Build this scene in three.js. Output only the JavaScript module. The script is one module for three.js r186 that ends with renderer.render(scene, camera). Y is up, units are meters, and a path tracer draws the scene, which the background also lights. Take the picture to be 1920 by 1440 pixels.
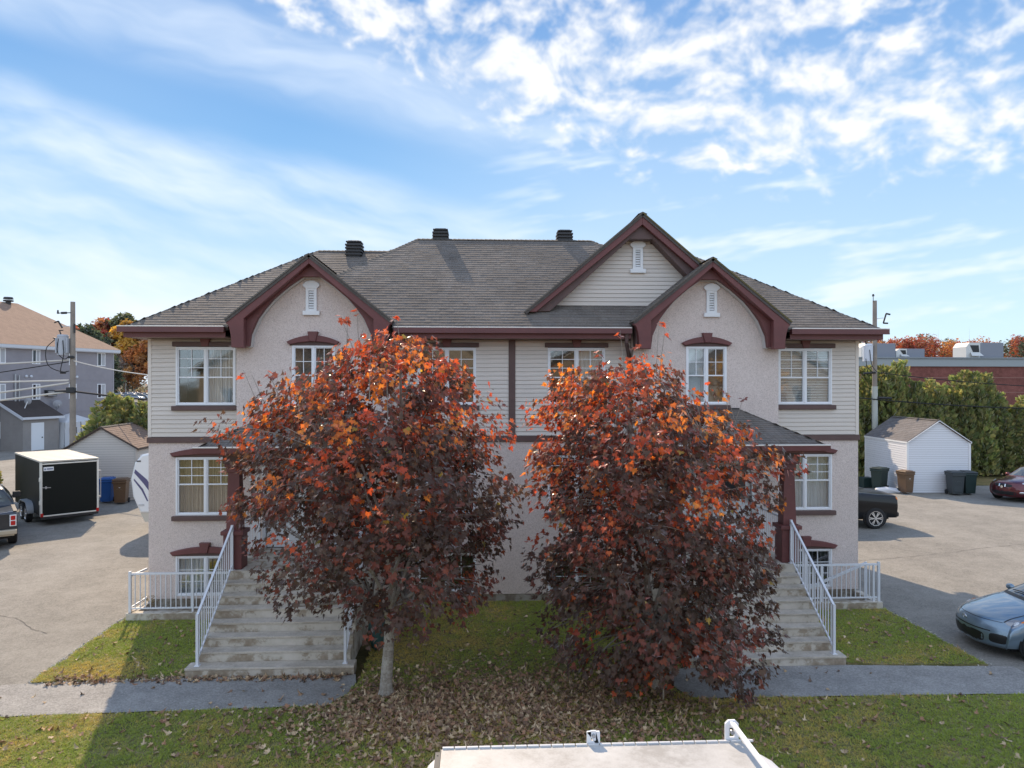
import * as THREE from 'three';
import { mergeGeometries, toCreasedNormals } from 'three/addons/utils/BufferGeometryUtils.js';
import { RoundedBoxGeometry } from 'three/addons/geometries/RoundedBoxGeometry.js';
import { ImprovedNoise } from 'three/addons/math/ImprovedNoise.js';
import { FontLoader } from 'three/addons/loaders/FontLoader.js';
import { TextGeometry } from 'three/addons/geometries/TextGeometry.js';

// ---------------------------------------------------------------- camera, sky, sun, exposure
const scene = new THREE.Scene();
const YAW = 2.8 * Math.PI / 180;
const camera = new THREE.PerspectiveCamera(2 * Math.atan(720 / 1331) * 180 / Math.PI, 4 / 3, 0.1, 3000);
camera.position.set(-18 * Math.sin(YAW), 5.54, 18 * Math.cos(YAW));
camera.rotation.y = -YAW;
scene.add(camera);
const renderer = new THREE.WebGLRenderer({ antialias: true });
renderer.toneMapping = THREE.LinearToneMapping;
renderer.toneMappingExposure = 1.56;
renderer.shadowMap.enabled = true;

const SUN_AZ = 18 * Math.PI / 180, SUN_EL = 37 * Math.PI / 180;
const sunDir = new THREE.Vector3(-Math.sin(SUN_AZ) * Math.cos(SUN_EL), Math.sin(SUN_EL), -Math.cos(SUN_AZ) * Math.cos(SUN_EL));
const sun = new THREE.DirectionalLight(0xffe7c8, 3.9);
sun.position.copy(sunDir).multiplyScalar(120);
sun.castShadow = true;
sun.shadow.mapSize.set(4096, 4096);
Object.assign(sun.shadow.camera, { left: -70, right: 70, top: 70, bottom: -70, near: 1, far: 320 });
scene.add(sun, sun.target);

const perlin = new ImprovedNoise();
const sstep = (a, b, x) => { const t = Math.min(1, Math.max(0, (x - a) / (b - a))); return t * t * (3 - 2 * t); };
const mixn = (a, b, t) => a + (b - a) * t;
function fbm(x, y, z, oct = 5, gain = 0.5) {
  let s = 0, a = 1, n = 0;
  for (let i = 0; i < oct; i++) { s += a * perlin.noise(x, y, z); n += a; a *= gain; x = x * 2.03 + 17.1; y = y * 2.03 + 5.3; z = z * 2.03 + 9.7; }
  return s / n;                                                     // about -0.6 .. 0.6
}
const SKY_GAIN = .78;
function makeSky() {
  const W = 4096, H = 2048, data = new Float32Array(W * H * 4);
  const cs = Math.cos(YAW), sn = Math.sin(YAW);
  const ramp = [[0, .64, .82, .93], [4, .54, .77, .93], [10, .38, .61, .87], [16, .25, .48, .79], [22, .175, .375, .70], [30, .12, .29, .62], [45, .07, .21, .53], [90, .05, .165, .46]];
  for (let r = 0; r < H; r++) {
    const el = ((r + .5) / H - .5) * Math.PI, se = Math.sin(el), ce = Math.cos(el), e = el * 180 / Math.PI;
    let k = 0; while (k < ramp.length - 2 && e > ramp[k + 1][0]) k++;
    const t = Math.min(1, Math.max(0, (e - ramp[k][0]) / (ramp[k + 1][0] - ramp[k][0])));
    const base = [1, 2, 3].map(i => mixn(ramp[k][i], ramp[k + 1][i], t));
    for (let c = 0; c < W; c++) {
      const i = (r * W + c) * 4; data[i + 3] = 1;
      if (e < 0) { data[i] = .30; data[i + 1] = .29; data[i + 2] = .27; continue; }
      const ph = ((c + .5) / W * 2 - 1) * Math.PI, dx = Math.cos(ph) * ce, dz = Math.sin(ph) * ce, dy = se;
      const R = dx * cs + dz * sn, F = dx * sn - dz * cs;           // to the right of the view, along it
      const a = Math.atan2(R, F) * 180 / Math.PI;
      const front = sstep(.15, .45, F / ce);                         // the part of the sky towards the photographed side
      const f = Math.max(F, .15), X = R / f, Y = dy / f;             // X -.72 .. .72 and Y 0 .. .54 inside the frame
      // flocks of small cloud: domain-warped, drawn out up to the right
      const wx = fbm(R * 6, dy * 6, F * 6, 3), wy = fbm(R * 6 + 31, dy * 6 + 7, F * 6 + 3, 3);
      const qx = R * .85 - dy * .55 + wx * .05, qy = dy * 1.25 + R * .35 + wy * .05;
      let p = fbm(qx * 22, qy * 24, F * 17, 6, .58) + .26 * fbm(qx * 7.2 + 3, qy * 7.2 + 8, F * 5 + 2, 2);
      const lowEdge = a < -15 ? 25.5 + (-15 - a) * .35 : a < 10 ? 25.5 - (a + 15) * .34 : a < 22 ? 17 - (a - 10) * .2 : 14.6;
      const inBand = sstep(lowEdge - 4, lowEdge + 3.5, e) * (1 - .55 * sstep(24, 33, a) * sstep(19, 23.5, e)) * (1 - .93 * sstep(-19, -27, a));
      const else_ = .55 * sstep(6, 25, e) * sstep(-.25, .3, fbm(R * 1.7 + 4, dy * 1.7, F * 1.7, 2) + .12);
      const cover = mixn(else_, inBand, front);
      let A = sstep(.27 - .50 * cover, .80 - .52 * cover, p + .10) * Math.min(1, cover * 1.5);
      A *= .66 + .30 * sstep(-.05, .3, p);
      // veil of high ice cloud on the left, its threads falling to the right
      const u = X + Y * -.30, v = Y + X * .27;                       // along the threads, across them
      const th = fbm(u * 2.6, v * 15 + fbm(u * 5, v * 7, 3, 3) * .8, 4.2, 5, .58);
      const rip = fbm(u * 9 + v * 10, v * 34, 8.1, 4, .6);
      const vt = .228 + .03 * fbm(X * 5, Y * 5, 1, 2);               // its upper border
      const veil = sstep(vt + .022, vt - .035, v) * (1 - .62 * sstep(-.10, .18, X)) * (1 - .35 * sstep(.06, .0, Y) * sstep(-.5, .1, X));
      const blueStreak = sstep(.035, .0, Math.abs(v - .10 - .03 * fbm(X * 6, 2, 1, 2))) * sstep(.16, -.1, X) * sstep(-.78, -.6, X);
      let B = veil * (.38 + .66 * th + .26 * rip) * (1 - .55 * blueStreak);
      const top = sstep(.285, .35, v) * sstep(.50, .40, v) * sstep(.12, -.12, X) * (.36 + .5 * th);
      const low = sstep(.20, .03, Y + .06 * th) * sstep(.0, -.45, X) * .52;
      // thin wisps low on the right
      const ws = fbm((X + Y * .4) * 3.2, (Y - X * .16) * 19, 6.6, 5, .6);
      const wisp = sstep(.02, .34, ws) * sstep(.42, .30, Y) * sstep(.02, .07, Y) * sstep(-.1, .12, X) * .60;
      B = Math.max(0, B) + Math.max(0, top) + low + wisp;
      const haze = .10 + .32 * sstep(-.25, .2, X) + .22 * fbm(X * 2, Y * 3, 2, 3);              // the thin white between
      B = mixn(.50 + .45 * fbm(R * 2.4, dy * 5, F * 2.4, 4), Math.min(.93, B + haze * sstep(.75, .25, Y) * .5), front);
      B = Math.max(0, Math.min(.92, B));
      const ca = .88 + .10 * sstep(.1, .5, p);
      for (let j = 0; j < 3; j++) {
        let s = base[j];
        s = mixn(s, [.80, .875, .965][j], B);
        s = mixn(s, [ca * .965, ca * .98, ca * 1.0][j], A);
        data[i + j] = s * SKY_GAIN * (1 + .42 * sstep(.35, -.8, F / ce));           // unseen sky behind the camera brightened to fill the shaded house front
      }
    }
  }
  const t = new THREE.DataTexture(data, W, H, THREE.RGBAFormat, THREE.FloatType);
  t.mapping = THREE.EquirectangularReflectionMapping; t.minFilter = t.magFilter = THREE.LinearFilter; t.wrapS = THREE.RepeatWrapping; t.needsUpdate = true;
  return t;
}
const sky = makeSky();
scene.background = sky;
scene.environment = sky;

// ---------------------------------------------------------------- helpers
const rng = seed => { let a = seed >>> 0; return () => { a = (a + 0x6D2B79F5) | 0; let t = Math.imul(a ^ a >>> 15, 1 | a); t = t + Math.imul(t ^ t >>> 7, 61 | t) ^ t; return ((t ^ t >>> 14) >>> 0) / 4294967296; }; };
const V3 = (x, y, z) => new THREE.Vector3(x, y, z);
const D2R = Math.PI / 180;
const used = {};
const numbered = n => { const k = used[n] = (used[n] ?? -1) + 1; return k ? `${n}_${String(k).padStart(3, '0')}` : n; };
function flat(g) {                                                   // non-indexed, position + normal + uv (+ color when there)
  const n = g.index ? g.toNonIndexed() : g;
  for (const k of Object.keys(n.attributes)) if (!['position', 'normal', 'uv', 'color'].includes(k)) n.deleteAttribute(k);
  if (!n.attributes.normal) n.computeVertexNormals();
  return n;
}
function boxUV(g) {                                                  // uv in metres, by the way each face points
  const p = g.attributes.position, n = g.attributes.normal, uv = new Float32Array(p.count * 2);
  for (let i = 0; i < p.count; i++) {
    const ax = Math.abs(n.getX(i)), ay = Math.abs(n.getY(i)), az = Math.abs(n.getZ(i));
    if (ay >= ax && ay >= az) { uv[2 * i] = p.getX(i); uv[2 * i + 1] = p.getZ(i); }
    else if (ax >= az) { uv[2 * i] = p.getZ(i); uv[2 * i + 1] = p.getY(i); }
    else { uv[2 * i] = p.getX(i); uv[2 * i + 1] = p.getY(i); }
  }
  g.setAttribute('uv', new THREE.BufferAttribute(uv, 2));
  return g;
}
function join(gs) {
  gs = gs.flat(Infinity).map(flat);
  const anyCol = gs.some(g => g.attributes.color);
  for (const g of gs) {
    if (!g.attributes.uv) boxUV(g);
    if (anyCol && !g.attributes.color) g.setAttribute('color', new THREE.BufferAttribute(new Float32Array(g.attributes.position.count * 3).fill(1), 3));
  }
  return gs.length > 1 ? mergeGeometries(gs) : gs[0];
}
function mesh(name, geo, mat, keepUV) {
  let g = Array.isArray(geo) ? join(geo) : geo;
  if (!keepUV) { g = flat(g); boxUV(g); }
  const m = new THREE.Mesh(g, mat); m.name = name; m.castShadow = m.receiveShadow = true;
  return m;
}
function part(parent, name, geo, mat, o = {}) {
  const m = mesh(name, geo, mat, o.keepUV);
  if (o.label) m.userData.label = o.label;
  if (o.kind) m.userData.kind = o.kind;
  if (o.at) m.position.set(...o.at);
  if (o.ry) m.rotation.y = o.ry;
  parent.add(m); return m;
}
function group(parent, name) { const g = new THREE.Group(); g.name = name; parent.add(g); return g; }
function tag(o, label, category, grp, kind) {
  if (label) o.userData.label = label;
  if (category) o.userData.category = category;
  if (grp) o.userData.group = grp;
  if (kind) o.userData.kind = kind;
  return o;
}
function thing(name, label, category, [x, y, z] = [0, 0, 0], turn = 0, grp) {
  const o = new THREE.Group(); o.name = numbered(name); o.position.set(x, y, z); o.rotation.y = turn; scene.add(o);
  return tag(o, label, category, grp);
}
function single(name, geo, mat, label, category, o = {}) {
  const m = mesh(numbered(name), geo, mat, o.keepUV); scene.add(m);
  if (o.at) m.position.set(...o.at); if (o.ry) m.rotation.y = o.ry;
  return tag(m, label, category, o.group, o.kind);
}
function struct(name, geo, mat, label, category, o = {}) { return single(name, geo, mat, label, category, { ...o, kind: o.kind || 'structure' }); }
function copyOf(src, name, label, [x, y, z], turn = 0, grp) {
  const c = src.clone(); c.name = numbered(name); c.position.set(x, y, z); c.rotation.y = turn; scene.add(c);
  c.userData = { ...src.userData, label }; if (grp) c.userData.group = grp;
  return c;
}
// shapes
const BB = (x0, x1, y0, y1, z0, z1) => new THREE.BoxGeometry(x1 - x0, y1 - y0, z1 - z0).translate((x0 + x1) / 2, (y0 + y1) / 2, (z0 + z1) / 2);
const RB = (x0, x1, y0, y1, z0, z1, r = .02, s = 2) => new RoundedBoxGeometry(x1 - x0, y1 - y0, z1 - z0, s, Math.min(r, (x1 - x0) * .49, (y1 - y0) * .49, (z1 - z0) * .49)).translate((x0 + x1) / 2, (y0 + y1) / 2, (z0 + z1) / 2);
function along(g, a, b) {                                             // a geometry built along +y from 0 to 1 put between two points
  const d = new THREE.Vector3().subVectors(b, a), L = d.length();
  const q = new THREE.Quaternion().setFromUnitVectors(V3(0, 1, 0), d.clone().normalize());
  return g.scale(1, L, 1).applyQuaternion(q).translate(a.x, a.y, a.z);
}
const cyl = (a, b, r0, r1 = r0, s = 8, open = false) => along(new THREE.CylinderGeometry(r1, r0, 1, s, 1, open).translate(0, .5, 0), a, b);
const bar = (a, b, w, d = w) => along(new THREE.BoxGeometry(w, 1, d).translate(0, .5, 0), a, b);
const shapeOf = (pts, holes = []) => {
  const s = new THREE.Shape(pts.map(p => new THREE.Vector2(p[0], p[1])));
  for (const h of holes) s.holes.push(new THREE.Path(h.map(p => new THREE.Vector2(p[0], p[1]))));
  return s;
};
const ext = (pts, z0, z1, holes, bevel = 0) => new THREE.ExtrudeGeometry(shapeOf(pts, holes), { depth: z1 - z0 - 2 * bevel, bevelEnabled: bevel > 0, bevelThickness: bevel, bevelSize: bevel, bevelOffset: -bevel, bevelSegments: 1, curveSegments: 12 }).translate(0, 0, z0 + bevel);
const rect = (x0, x1, y0, y1) => [[x0, y0], [x1, y0], [x1, y1], [x0, y1]];
function polyGeo(tris, cols) {                                        // triangles as arrays of three points
  const g = new THREE.BufferGeometry(), p = new Float32Array(tris.length * 9);
  tris.forEach((t, i) => t.forEach((v, j) => { p[i * 9 + j * 3] = v.x; p[i * 9 + j * 3 + 1] = v.y; p[i * 9 + j * 3 + 2] = v.z; }));
  g.setAttribute('position', new THREE.BufferAttribute(p, 3));
  g.computeVertexNormals(); return g;
}
const quad = (a, b, c, d) => [[a, b, c], [a, c, d]];

// ---------------------------------------------------------------- textures that repeat, from layered lattice noise
function tileNoise(n, seed) {                                         // periodic value noise on an n-lattice
  const r = rng(seed), g = Float32Array.from({ length: n * n }, () => r());
  return (u, v) => {
    const x = u * n, y = v * n, xi = Math.floor(x), yi = Math.floor(y); let fx = x - xi, fy = y - yi;
    fx = fx * fx * (3 - 2 * fx); fy = fy * fy * (3 - 2 * fy);
    const a = ((xi % n) + n) % n, b = (a + 1) % n, c = ((yi % n) + n) % n, d = (c + 1) % n;
    return mixn(mixn(g[c * n + a], g[c * n + b], fx), mixn(g[d * n + a], g[d * n + b], fx), fy);
  };
}
function noiseTex({ size = 512, metres = 1, layers, ramp, seed = 1, gray = false, fn }) {
  const ls = layers.map(([n, w], i) => [tileNoise(n, seed * 77 + i), w]), tot = layers.reduce((s, l) => s + l[1], 0);
  const d = new Uint8Array(size * size * 4);
  for (let y = 0; y < size; y++) for (let x = 0; x < size; x++) {
    const u = (x + .5) / size, v = (y + .5) / size;
    let s = 0; for (const [f, w] of ls) s += f(u, v) * w; s /= tot;
    if (fn) s = fn(s, u, v);
    s = Math.min(1, Math.max(0, s));
    const i = (y * size + x) * 4; d[i + 3] = 255;
    if (gray || !ramp) d[i] = d[i + 1] = d[i + 2] = s * 255;
    else {
      let k = 0; while (k < ramp.length - 2 && s > ramp[k + 1][0]) k++;
      const t = Math.min(1, Math.max(0, (s - ramp[k][0]) / (ramp[k + 1][0] - ramp[k][0])));
      for (let j = 0; j < 3; j++) { const l = mixn(ramp[k][1 + j], ramp[k + 1][1 + j], t); d[i + j] = 255 * (l <= .0031308 ? 12.92 * l : 1.055 * Math.pow(l, 1 / 2.4) - .055); }
    }
  }
  const t = new THREE.DataTexture(d, size, size, THREE.RGBAFormat);
  t.wrapS = t.wrapT = THREE.RepeatWrapping; t.magFilter = THREE.LinearFilter; t.minFilter = THREE.LinearMipmapLinearFilter; t.generateMipmaps = true;
  t.repeat.set(1 / metres, 1 / metres);
  if (!gray) t.colorSpace = THREE.SRGBColorSpace;
  t.needsUpdate = true; return t;
}
const lin = (r, g, b) => new THREE.Color().setRGB(r, g, b);
const mats = {};
function M(name, color, rough = .8, o = {}) {
  const { phys, ...rest } = o;
  const m = new (phys ? THREE.MeshPhysicalMaterial : THREE.MeshStandardMaterial)({ color: Array.isArray(color) ? lin(...color) : color, roughness: rough, ...rest });
  m.name = name; return mats[name] = m;
}
const white = [1, 1, 1];
const T = {
  stucco: noiseTex({ size: 1024, metres: 2.2, seed: 3, layers: [[230, 1.3], [110, .5], [14, .14], [4, .2]], ramp: [[.2, .50, .418, .378], [.42, .635, .54, .492], [.55, .685, .585, .535], [.8, .745, .65, .60]] }),
  stuccoB: noiseTex({ size: 512, metres: 1.1, seed: 4, layers: [[110, 1], [50, .6]], gray: true }),
  asphalt: noiseTex({ size: 1024, metres: 5, seed: 5, layers: [[420, .75], [160, .5], [30, .3], [7, .45], [3, .4]], ramp: [[.2, .122, .115, .102], [.42, .205, .193, .170], [.55, .255, .239, .211], [.85, .335, .317, .285]] }),
  path: noiseTex({ size: 512, metres: 2.4, seed: 6, layers: [[210, .8], [80, .5], [9, .4], [3, .4]], ramp: [[.2, .20, .192, .18], [.45, .295, .284, .266], [.6, .36, .347, .325], [.85, .46, .445, .42]] }),
  grain: noiseTex({ size: 512, metres: .7, seed: 7, layers: [[200, 1], [80, .6], [20, .4]], gray: true }),
  concrete: noiseTex({ size: 1024, metres: 3.1, seed: 8, layers: [[3, .3], [9, .9], [26, .65], [80, .3], [300, .18]], ramp: [[.28, .27, .215, .155], [.43, .36, .30, .23], [.485, .44, .39, .32], [.52, .54, .495, .42], [.75, .62, .57, .50]] }),
  soil: noiseTex({ size: 1024, metres: 4.3, seed: 9, layers: [[4, .5], [11, .6], [60, .6], [240, .6]], ramp: [[.25, .085, .085, .03], [.45, .15, .15, .045], [.6, .22, .185, .08], [.8, .29, .235, .125]] }),
  wall: noiseTex({ size: 256, metres: 3, seed: 10, layers: [[3, 1], [10, .7], [60, .4]], ramp: [[.2, .86, .86, .86], [.8, 1, 1, 1]] }),
  wall2: noiseTex({ size: 512, metres: 1.9, seed: 20, layers: [[3, .6], [12, .7], [60, .5], [220, .5]], ramp: [[.2, .30, .275, .24], [.5, .42, .395, .355], [.8, .52, .49, .45]] }),
  wear: noiseTex({ size: 512, metres: 1.6, seed: 11, layers: [[5, 1], [14, .9], [60, .6], [200, .3]], gray: true }),
  shingle: noiseTex({ size: 512, metres: 1.7, seed: 12, layers: [[240, 1], [90, .5], [6, .3]], ramp: [[.25, .55, .55, .55], [.75, 1, 1, 1]] }),
  trim: noiseTex({ size: 256, metres: 1.9, seed: 13, layers: [[4, 1], [16, .8], [70, .5]], ramp: [[.2, .78, .78, .80], [.8, 1, 1, 1]] }),
  bark: noiseTex({ size: 256, metres: .6, seed: 14, layers: [[6, .7], [24, .8], [90, .6]], ramp: [[.2, .22, .19, .155], [.5, .36, .325, .275], [.8, .50, .46, .41]] }),
  wave: noiseTex({ size: 256, metres: 1.7, seed: 15, layers: [[3, 1], [5, .5]], gray: true }),
  roofWhite: noiseTex({ size: 512, metres: 1.8, seed: 16, layers: [[4, .8], [13, .8], [50, .5], [200, .4]], ramp: [[.25, .33, .315, .295], [.5, .44, .43, .41], [.8, .52, .51, .49]] }),
};
M('stucco', white, .95, { map: T.stucco, bumpMap: T.stuccoB, bumpScale: .006 });
M('siding', [.69, .62, .55], .55, { map: T.wall }); M('sidingB', [.67, .605, .54], .58, { map: T.wall }); M('sidingC', [.705, .635, .565], .52, { map: T.wall });
M('shadowBacking', [.16, .14, .125], .9);  // darkened so the gaps between boards read as painted shadow lines
M('cornerBoard', [.72, .65, .58], .5);
M('maroon', [.165, .054, .051], .55, { map: T.trim }); M('maroonDark', [.125, .074, .066], .6, { map: T.trim });
M('gutterRed', [.14, .044, .044], .38, { map: T.trim });
M('soffit', [.27, .19, .16], .6);
M('dripEdge', [.80, .76, .70], .45);
M('archLip', [.58, .555, .53], .8);
M('bark', white, .9, { map: T.bark, bumpMap: T.wear, bumpScale: .01 });
M('vinyl', [.80, .81, .83], .38); M('whitePaint', [.78, .79, .80], .45);
M('rail', [.72, .74, .78], .4);
M('shingle', white, .95, { map: T.shingle, vertexColors: true });
M('deck', [.12, .105, .095], .95, { map: T.shingle });
M('ridgeCap', [.17, .15, .13], .95, { map: T.shingle });
M('ventBlack', [.028, .026, .027], .5);
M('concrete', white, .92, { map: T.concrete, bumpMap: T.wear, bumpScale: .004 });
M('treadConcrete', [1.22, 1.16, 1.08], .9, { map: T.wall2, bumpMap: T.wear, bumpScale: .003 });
M('foundation', [.62, .62, .62], .95, { map: T.concrete });
M('asphalt', white, .95, { map: T.asphalt, bumpMap: T.grain, bumpScale: .006 });
M('path', white, .95, { map: T.path, bumpMap: T.grain, bumpScale: .006 });
M('soil', white, 1, { map: T.soil, bumpMap: T.wear, bumpScale: .02 });
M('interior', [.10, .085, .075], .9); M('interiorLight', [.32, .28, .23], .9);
M('glass', [.92, .95, .96], .02, { phys: true, transmission: 1, thickness: 0, ior: 1.95, bumpMap: T.wave, bumpScale: .004 });
M('curtain', [.84, .84, .83], .9, { phys: true, transmission: .3, thickness: 0 });
M('tanCurtain', [.62, .44, .27], .9, { phys: true, transmission: .25, thickness: 0 });
M('blind', [.82, .82, .80], .6);
M('doorWhite', [.76, .78, .80], .4);
M('darkMetal', [.04, .04, .042], .45, { metalness: .6 }); M('chrome', [.75, .76, .78], .15, { metalness: 1 }); M('steel', [.42, .43, .45], .42, { metalness: .7 });
M('rubber', [.018, .018, .019], .85); M('blackPlastic', [.022, .022, .024], .55);

// ---------------------------------------------------------------- ground, driveways, paths, lawns
const sheet = (pts, y, thick = 0) => {                                // a level outline in (x, z), its top at y
  const g = new THREE.ExtrudeGeometry(shapeOf(pts.map(p => [p[0], -p[1]])), { depth: Math.max(thick, .001), bevelEnabled: false });
  return g.rotateX(-Math.PI / 2).translate(0, y - Math.max(thick, .001), 0);
};
const flatSheet = (pts, y) => new THREE.ShapeGeometry(shapeOf(pts.map(p => [p[0], -p[1]]))).rotateX(-Math.PI / 2).translate(0, y, 0);
const rough = (pts, seed, amp = .05, step = .3) => {                  // an outline whose edges wander a little
  const r = rng(seed), out = [];
  pts.forEach((p, i) => { const q = pts[(i + 1) % pts.length], L = Math.hypot(q[0] - p[0], q[1] - p[1]), n = Math.max(1, Math.round(L / step)); for (let k = 0; k < n; k++) { const t = k / n; out.push([mixn(p[0], q[0], t) + (k ? (r() - .5) * amp : 0), mixn(p[1], q[1], t) + (k ? (r() - .5) * amp : 0)]); } });
  return out;
};
struct('ground', flatSheet([[-1500, -1500], [1500, -1500], [1500, 1500], [-1500, 1500]], -.02), M('earth', [.55, .50, .42], 1, { map: T.soil }), 'brown earth reaching past the buildings to the horizon');
struct('driveway', flatSheet([[-75, -75], [-9.15, -75], [-9.15, 12.3], [-75, 12.3]], 0), mats.asphalt, 'sunlit weathered asphalt driveway and lot beside the left end of the house');
struct('parking_lot', flatSheet([[-9.15, -75], [75, -75], [75, -23.6], [9.15, -23.6], [9.15, -9.6], [-9.15, -9.6]], 0), mats.asphalt, 'asphalt yard behind the house');
struct('driveway', flatSheet([[9.15, -19.4], [75, -19.4], [75, 12.3], [9.15, 12.3]], .004), mats.asphalt, 'sunlit asphalt parking area beside the right end of the house');
struct('street', flatSheet([[-120, 12.3], [120, 12.3], [120, 22], [-120, 22]], .004), mats.asphalt, 'asphalt street in front of the lawn');
struct('walkway', flatSheet(rough([[-9.6, 4.50], [-6.4, 4.34], [-3.2, 4.30], [-3.12, 4.7], [-3.2, 5.2], [-3.45, 5.62], [-9.6, 5.80]], 3, .04), .012), mats.path, 'grey asphalt path leading to the left front steps', 'path');
struct('walkway', flatSheet(rough([[9.6, 4.58], [6.4, 4.34], [3.2, 4.30], [2.8, 4.5], [2.72, 5.2], [2.95, 5.66], [9.6, 5.76]], 4, .04), .012), mats.path, 'grey asphalt path leading to the right front steps', 'path');
const lawns = [
  [rough([[-9.15, .75], [-6.42, .98], [-6.42, 4.3], [-9.12, 4.46]], 5, .07), 'small triangle of lawn left of the left front steps'],
  [rough([[9.12, .95], [6.42, .98], [6.42, 4.3], [9.14, 4.52]], 6, .07), 'small patch of lawn right of the right front steps'],
  [rough([[-3.1, .0], [3.1, .0], [3.08, 4.32], [2.70, 4.5], [2.66, 5.2], [2.9, 5.72], [9.15, 5.82], [9.15, 12.1], [-9.15, 12.1], [-9.12, 5.86], [-3.42, 5.68], [-3.16, 5.2], [-3.07, 4.7]], 7, .07), 'front lawn strewn with leaves below the two maples'],
];
const inside = (pts, x, z) => { let c = false; for (let i = 0, j = pts.length - 1; i < pts.length; j = i++) if ((pts[i][1] > z) !== (pts[j][1] > z) && x < (pts[j][0] - pts[i][0]) * (z - pts[i][1]) / (pts[j][1] - pts[i][1]) + pts[i][0]) c = !c; return c; };
for (const [pts, label] of lawns) struct('lawn', sheet(pts, .03, .045), mats.soil, label, 'lawn');
struct('lawn', sheet([[-120, 22], [120, 22], [120, 70], [-120, 70]], .03, .045), mats.soil, 'lawn across the street');
struct('grass_verge', sheet(rough([[19, -23.4], [75, -23.4], [75, -19.6], [24.4, -19.5], [24.3, -21.4], [19, -21.6]], 8, .2, .8), .02, .035), M('dryVerge', [.9, .8, .66], 1, { map: T.soil }), 'dry brown grass strip in front of the cedar row', 'verge');
{ // grass blades
  const r = rng(21), tuft = [];
  for (let k = 0; k < 6; k++) {
    const a = r() * 6.28, h = .016 + r() * .026, b = .004 + r() * .004, l = .02 + r() * .03, ox = (r() - .5) * .05, oz = (r() - .5) * .05;
    const c = Math.cos(a), s = Math.sin(a);
    tuft.push([V3(ox - s * b, 0, oz + c * b), V3(ox + s * b, 0, oz - c * b), V3(ox + c * l, h, oz + s * l)]);
  }
  const g = boxUV(polyGeo(tuft));
  const N = 120000, im = new THREE.InstancedMesh(g, M('grassBlade', white, 1, { phys: true, transmission: .5, thickness: 0, side: THREE.DoubleSide }), N);
  const m = new THREE.Matrix4(), q = new THREE.Quaternion(), up = V3(0, 1, 0), col = new THREE.Color(); let n = 0;
  while (n < N) {
    const x = -9.2 + r() * 18.4, z = r() * 12.1;
    const L = lawns.find(l => inside(l[0], x, z)); if (!L) continue;
    const worn = fbm(x * .45, z * .45, 3.3, 3), fine = fbm(x * 2.2, z * 2.2, 1.3, 3);
    const under = Math.exp(-(((x + .1) / 3.0) ** 2) - (((z - 4.9) / 1.5) ** 2));           // bare ground under the trees
    if (r() < under * .55 + sstep(.05, .4, fine) * .35) continue;
    const s = .7 + r() * .7;
    m.compose(V3(x, .028, z), q.setFromAxisAngle(up, r() * 6.28), V3(s, s * (.8 + r() * .5), s)); im.setMatrixAt(n, m);
    const dry = sstep(-.1, .35, worn + (r() - .5) * .5 + fine * .5), t = r();
    col.setRGB(mixn(.36, .66, dry) * (.8 + t * .4), mixn(.43, .51, dry) * (.8 + t * .4), mixn(.045, .12, dry)); im.setColorAt(n, col);
    n++;
  }
  im.name = 'grass'; im.receiveShadow = im.castShadow = true; tag(im, 'short mixed green and dry grass of the front lawns', null, null, 'stuff'); scene.add(im);
}

// ---------------------------------------------------------------- the house
const house = thing('apartment_house', 'two-storey beige stucco and siding apartment house with steep brown gables', 'house');
const CX = 4.9;                                                       // the two entrance bays stand at -CX and CX
const SH = [];
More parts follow.
